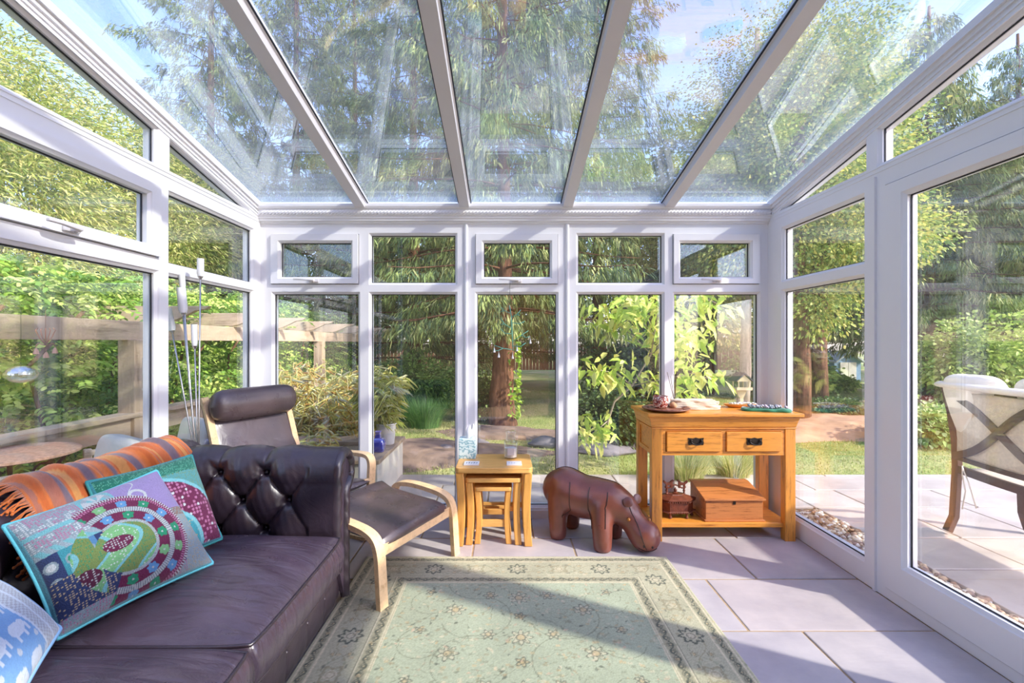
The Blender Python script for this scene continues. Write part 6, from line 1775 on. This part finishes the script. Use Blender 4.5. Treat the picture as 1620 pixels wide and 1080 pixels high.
for y in (by0, by1):
    mb = MB(); x = arcx(y); sg = 1
    mb.sweep([(x-.05, y, .0), (x-.005, y, .10), (x+.015, y, .42), (x+.01, y, .60), (x-.02, y, .80), (x-.06, y, .97)], [(-.018, -.022), (.018, -.022), (.018, .022), (-.018, .022)], up=(0, 1, 0)); mb.build('leg', M_brz, bn, bev=.004)
    mb = MB(); mb.sweep([(x+.50, y, .0), (x+.46, y, .12), (x+.45, y, .40), (x+.45, y, .62)], [(-.018, -.022), (.018, -.022), (.018, .022), (-.018, .022)], up=(0, 1, 0)); mb.build('leg', M_brz, bn, bev=.004)
    mb = MB(); mb.sweep([(x, y, .66), (x+.25, y, .66), (x+.47, y, .63)], [(-.02, -.015), (.02, -.015), (.02, .015), (-.02, .015)]); mb.build('armrest', M_brz, bn, bev=.004)
for y0, y1 in ((by0, (by0+by1)/2), ((by0+by1)/2, by1)):
    mb = MB()
    def bk(i, j, y0=y0, y1=y1): y = y0+(y1-y0)*i/16; z = .50+.45*j/10; return (arcx(y)+.012-.10*max(0, (z-.6)/.36)**1.5*.6, y, z)
    mb.surf(bk, 17, 11); o = mb.build('back_panel', M_wick, bn, 180); s_ = o.modifiers.new('s', 'SOLIDIFY'); s_.thickness = .012; s_.offset = 1
    for a, b in (((y0, .51), (y1, .945)), ((y0, .945), (y1, .51))):
        mb = MB(); pts = []
        for k in range(13):
            t = k/12; y = a[0]+(b[0]-a[0])*t; z = a[1]+(b[1]-a[1])*t; z += .06*math.sin(2*PI*t)*(1 if b[1] > a[1] else -1)*-1*.6; pts.append((arcx(y)-.010-.06*max(0, (z-.6)/.36)**1.5, y, z))
        mb.sweep(pts, [(-.022, -.008), (.022, -.008), (.022, .008), (-.022, .008)], up=(1, 0, 0)); mb.build('cross_brace', M_brz, bn, bev=.002)
mb = MB()
def st_(i, j): y = by0+(by1-by0)*i/16; return (arcx(y)+.03+.43*j/4, y, .42)
mb.surf(st_, 17, 5); o = mb.build('seat', M_wick, bn, 180); s_ = o.modifiers.new('s', 'SOLIDIFY'); s_.thickness = .03
mb = MB(); mb.sweep([(arcx(by0+(by1-by0)*k/16)+.46, by0+(by1-by0)*k/16, .405) for k in range(17)], [(-.015, -.03), (.015, -.03), (.015, .03), (-.015, .03)]); mb.build('seat_rail', M_brz, bn)
mb = MB(); mb.sweep([(arcx(by0+(by1-by0)*k/16)-.055, by0-.03+(by1-by0+.06)*k/16, .985) for k in range(17)], [(.05*math.cos(a), .022*math.sin(a)) for a in [k*PI/5 for k in range(10)]]); mb.build('top_roll', M_cream, bn, 180)
ncu = 0
for yc, tl, lb in ((2.90, .0, 'cream scatter cushion at the far end of the patio bench'), (2.48, .08, 'cream scatter cushion nearer the door on the patio bench')):
    mb = MB(); mb.ball((0, 0, 0), 1, 32, 20); f = lambda q, e=.45: math.copysign(abs(q)**e, q); M = Matrix.Rotation(-.30, 4, 'Y') @ Matrix.Rotation(tl, 4, 'X')
    mb.v = [tuple(M @ Vector((x*.085*(1-.5*abs(f(y))**4), f(y)*.20, f(z)*.24))+Vector((3.03, yc, .83))) for x, y, z in mb.v]
    c_ = mb.build('scatter_cushion', M_cream, None, 180); tag(c_, lb, 'cushion')
mb = MB(); mb.tube([(2.99, 2.98, .46), (2.985, 2.975, .40), (2.99, 2.96, .30), (2.98, 2.97, .18)], .004, 6); mb.tube([(2.99, 2.98, .45), (3.0, 2.95, .36), (3.03, 2.93, .20)], .004, 6); mb.build('cushion_tie', M_cream, bn, 180)
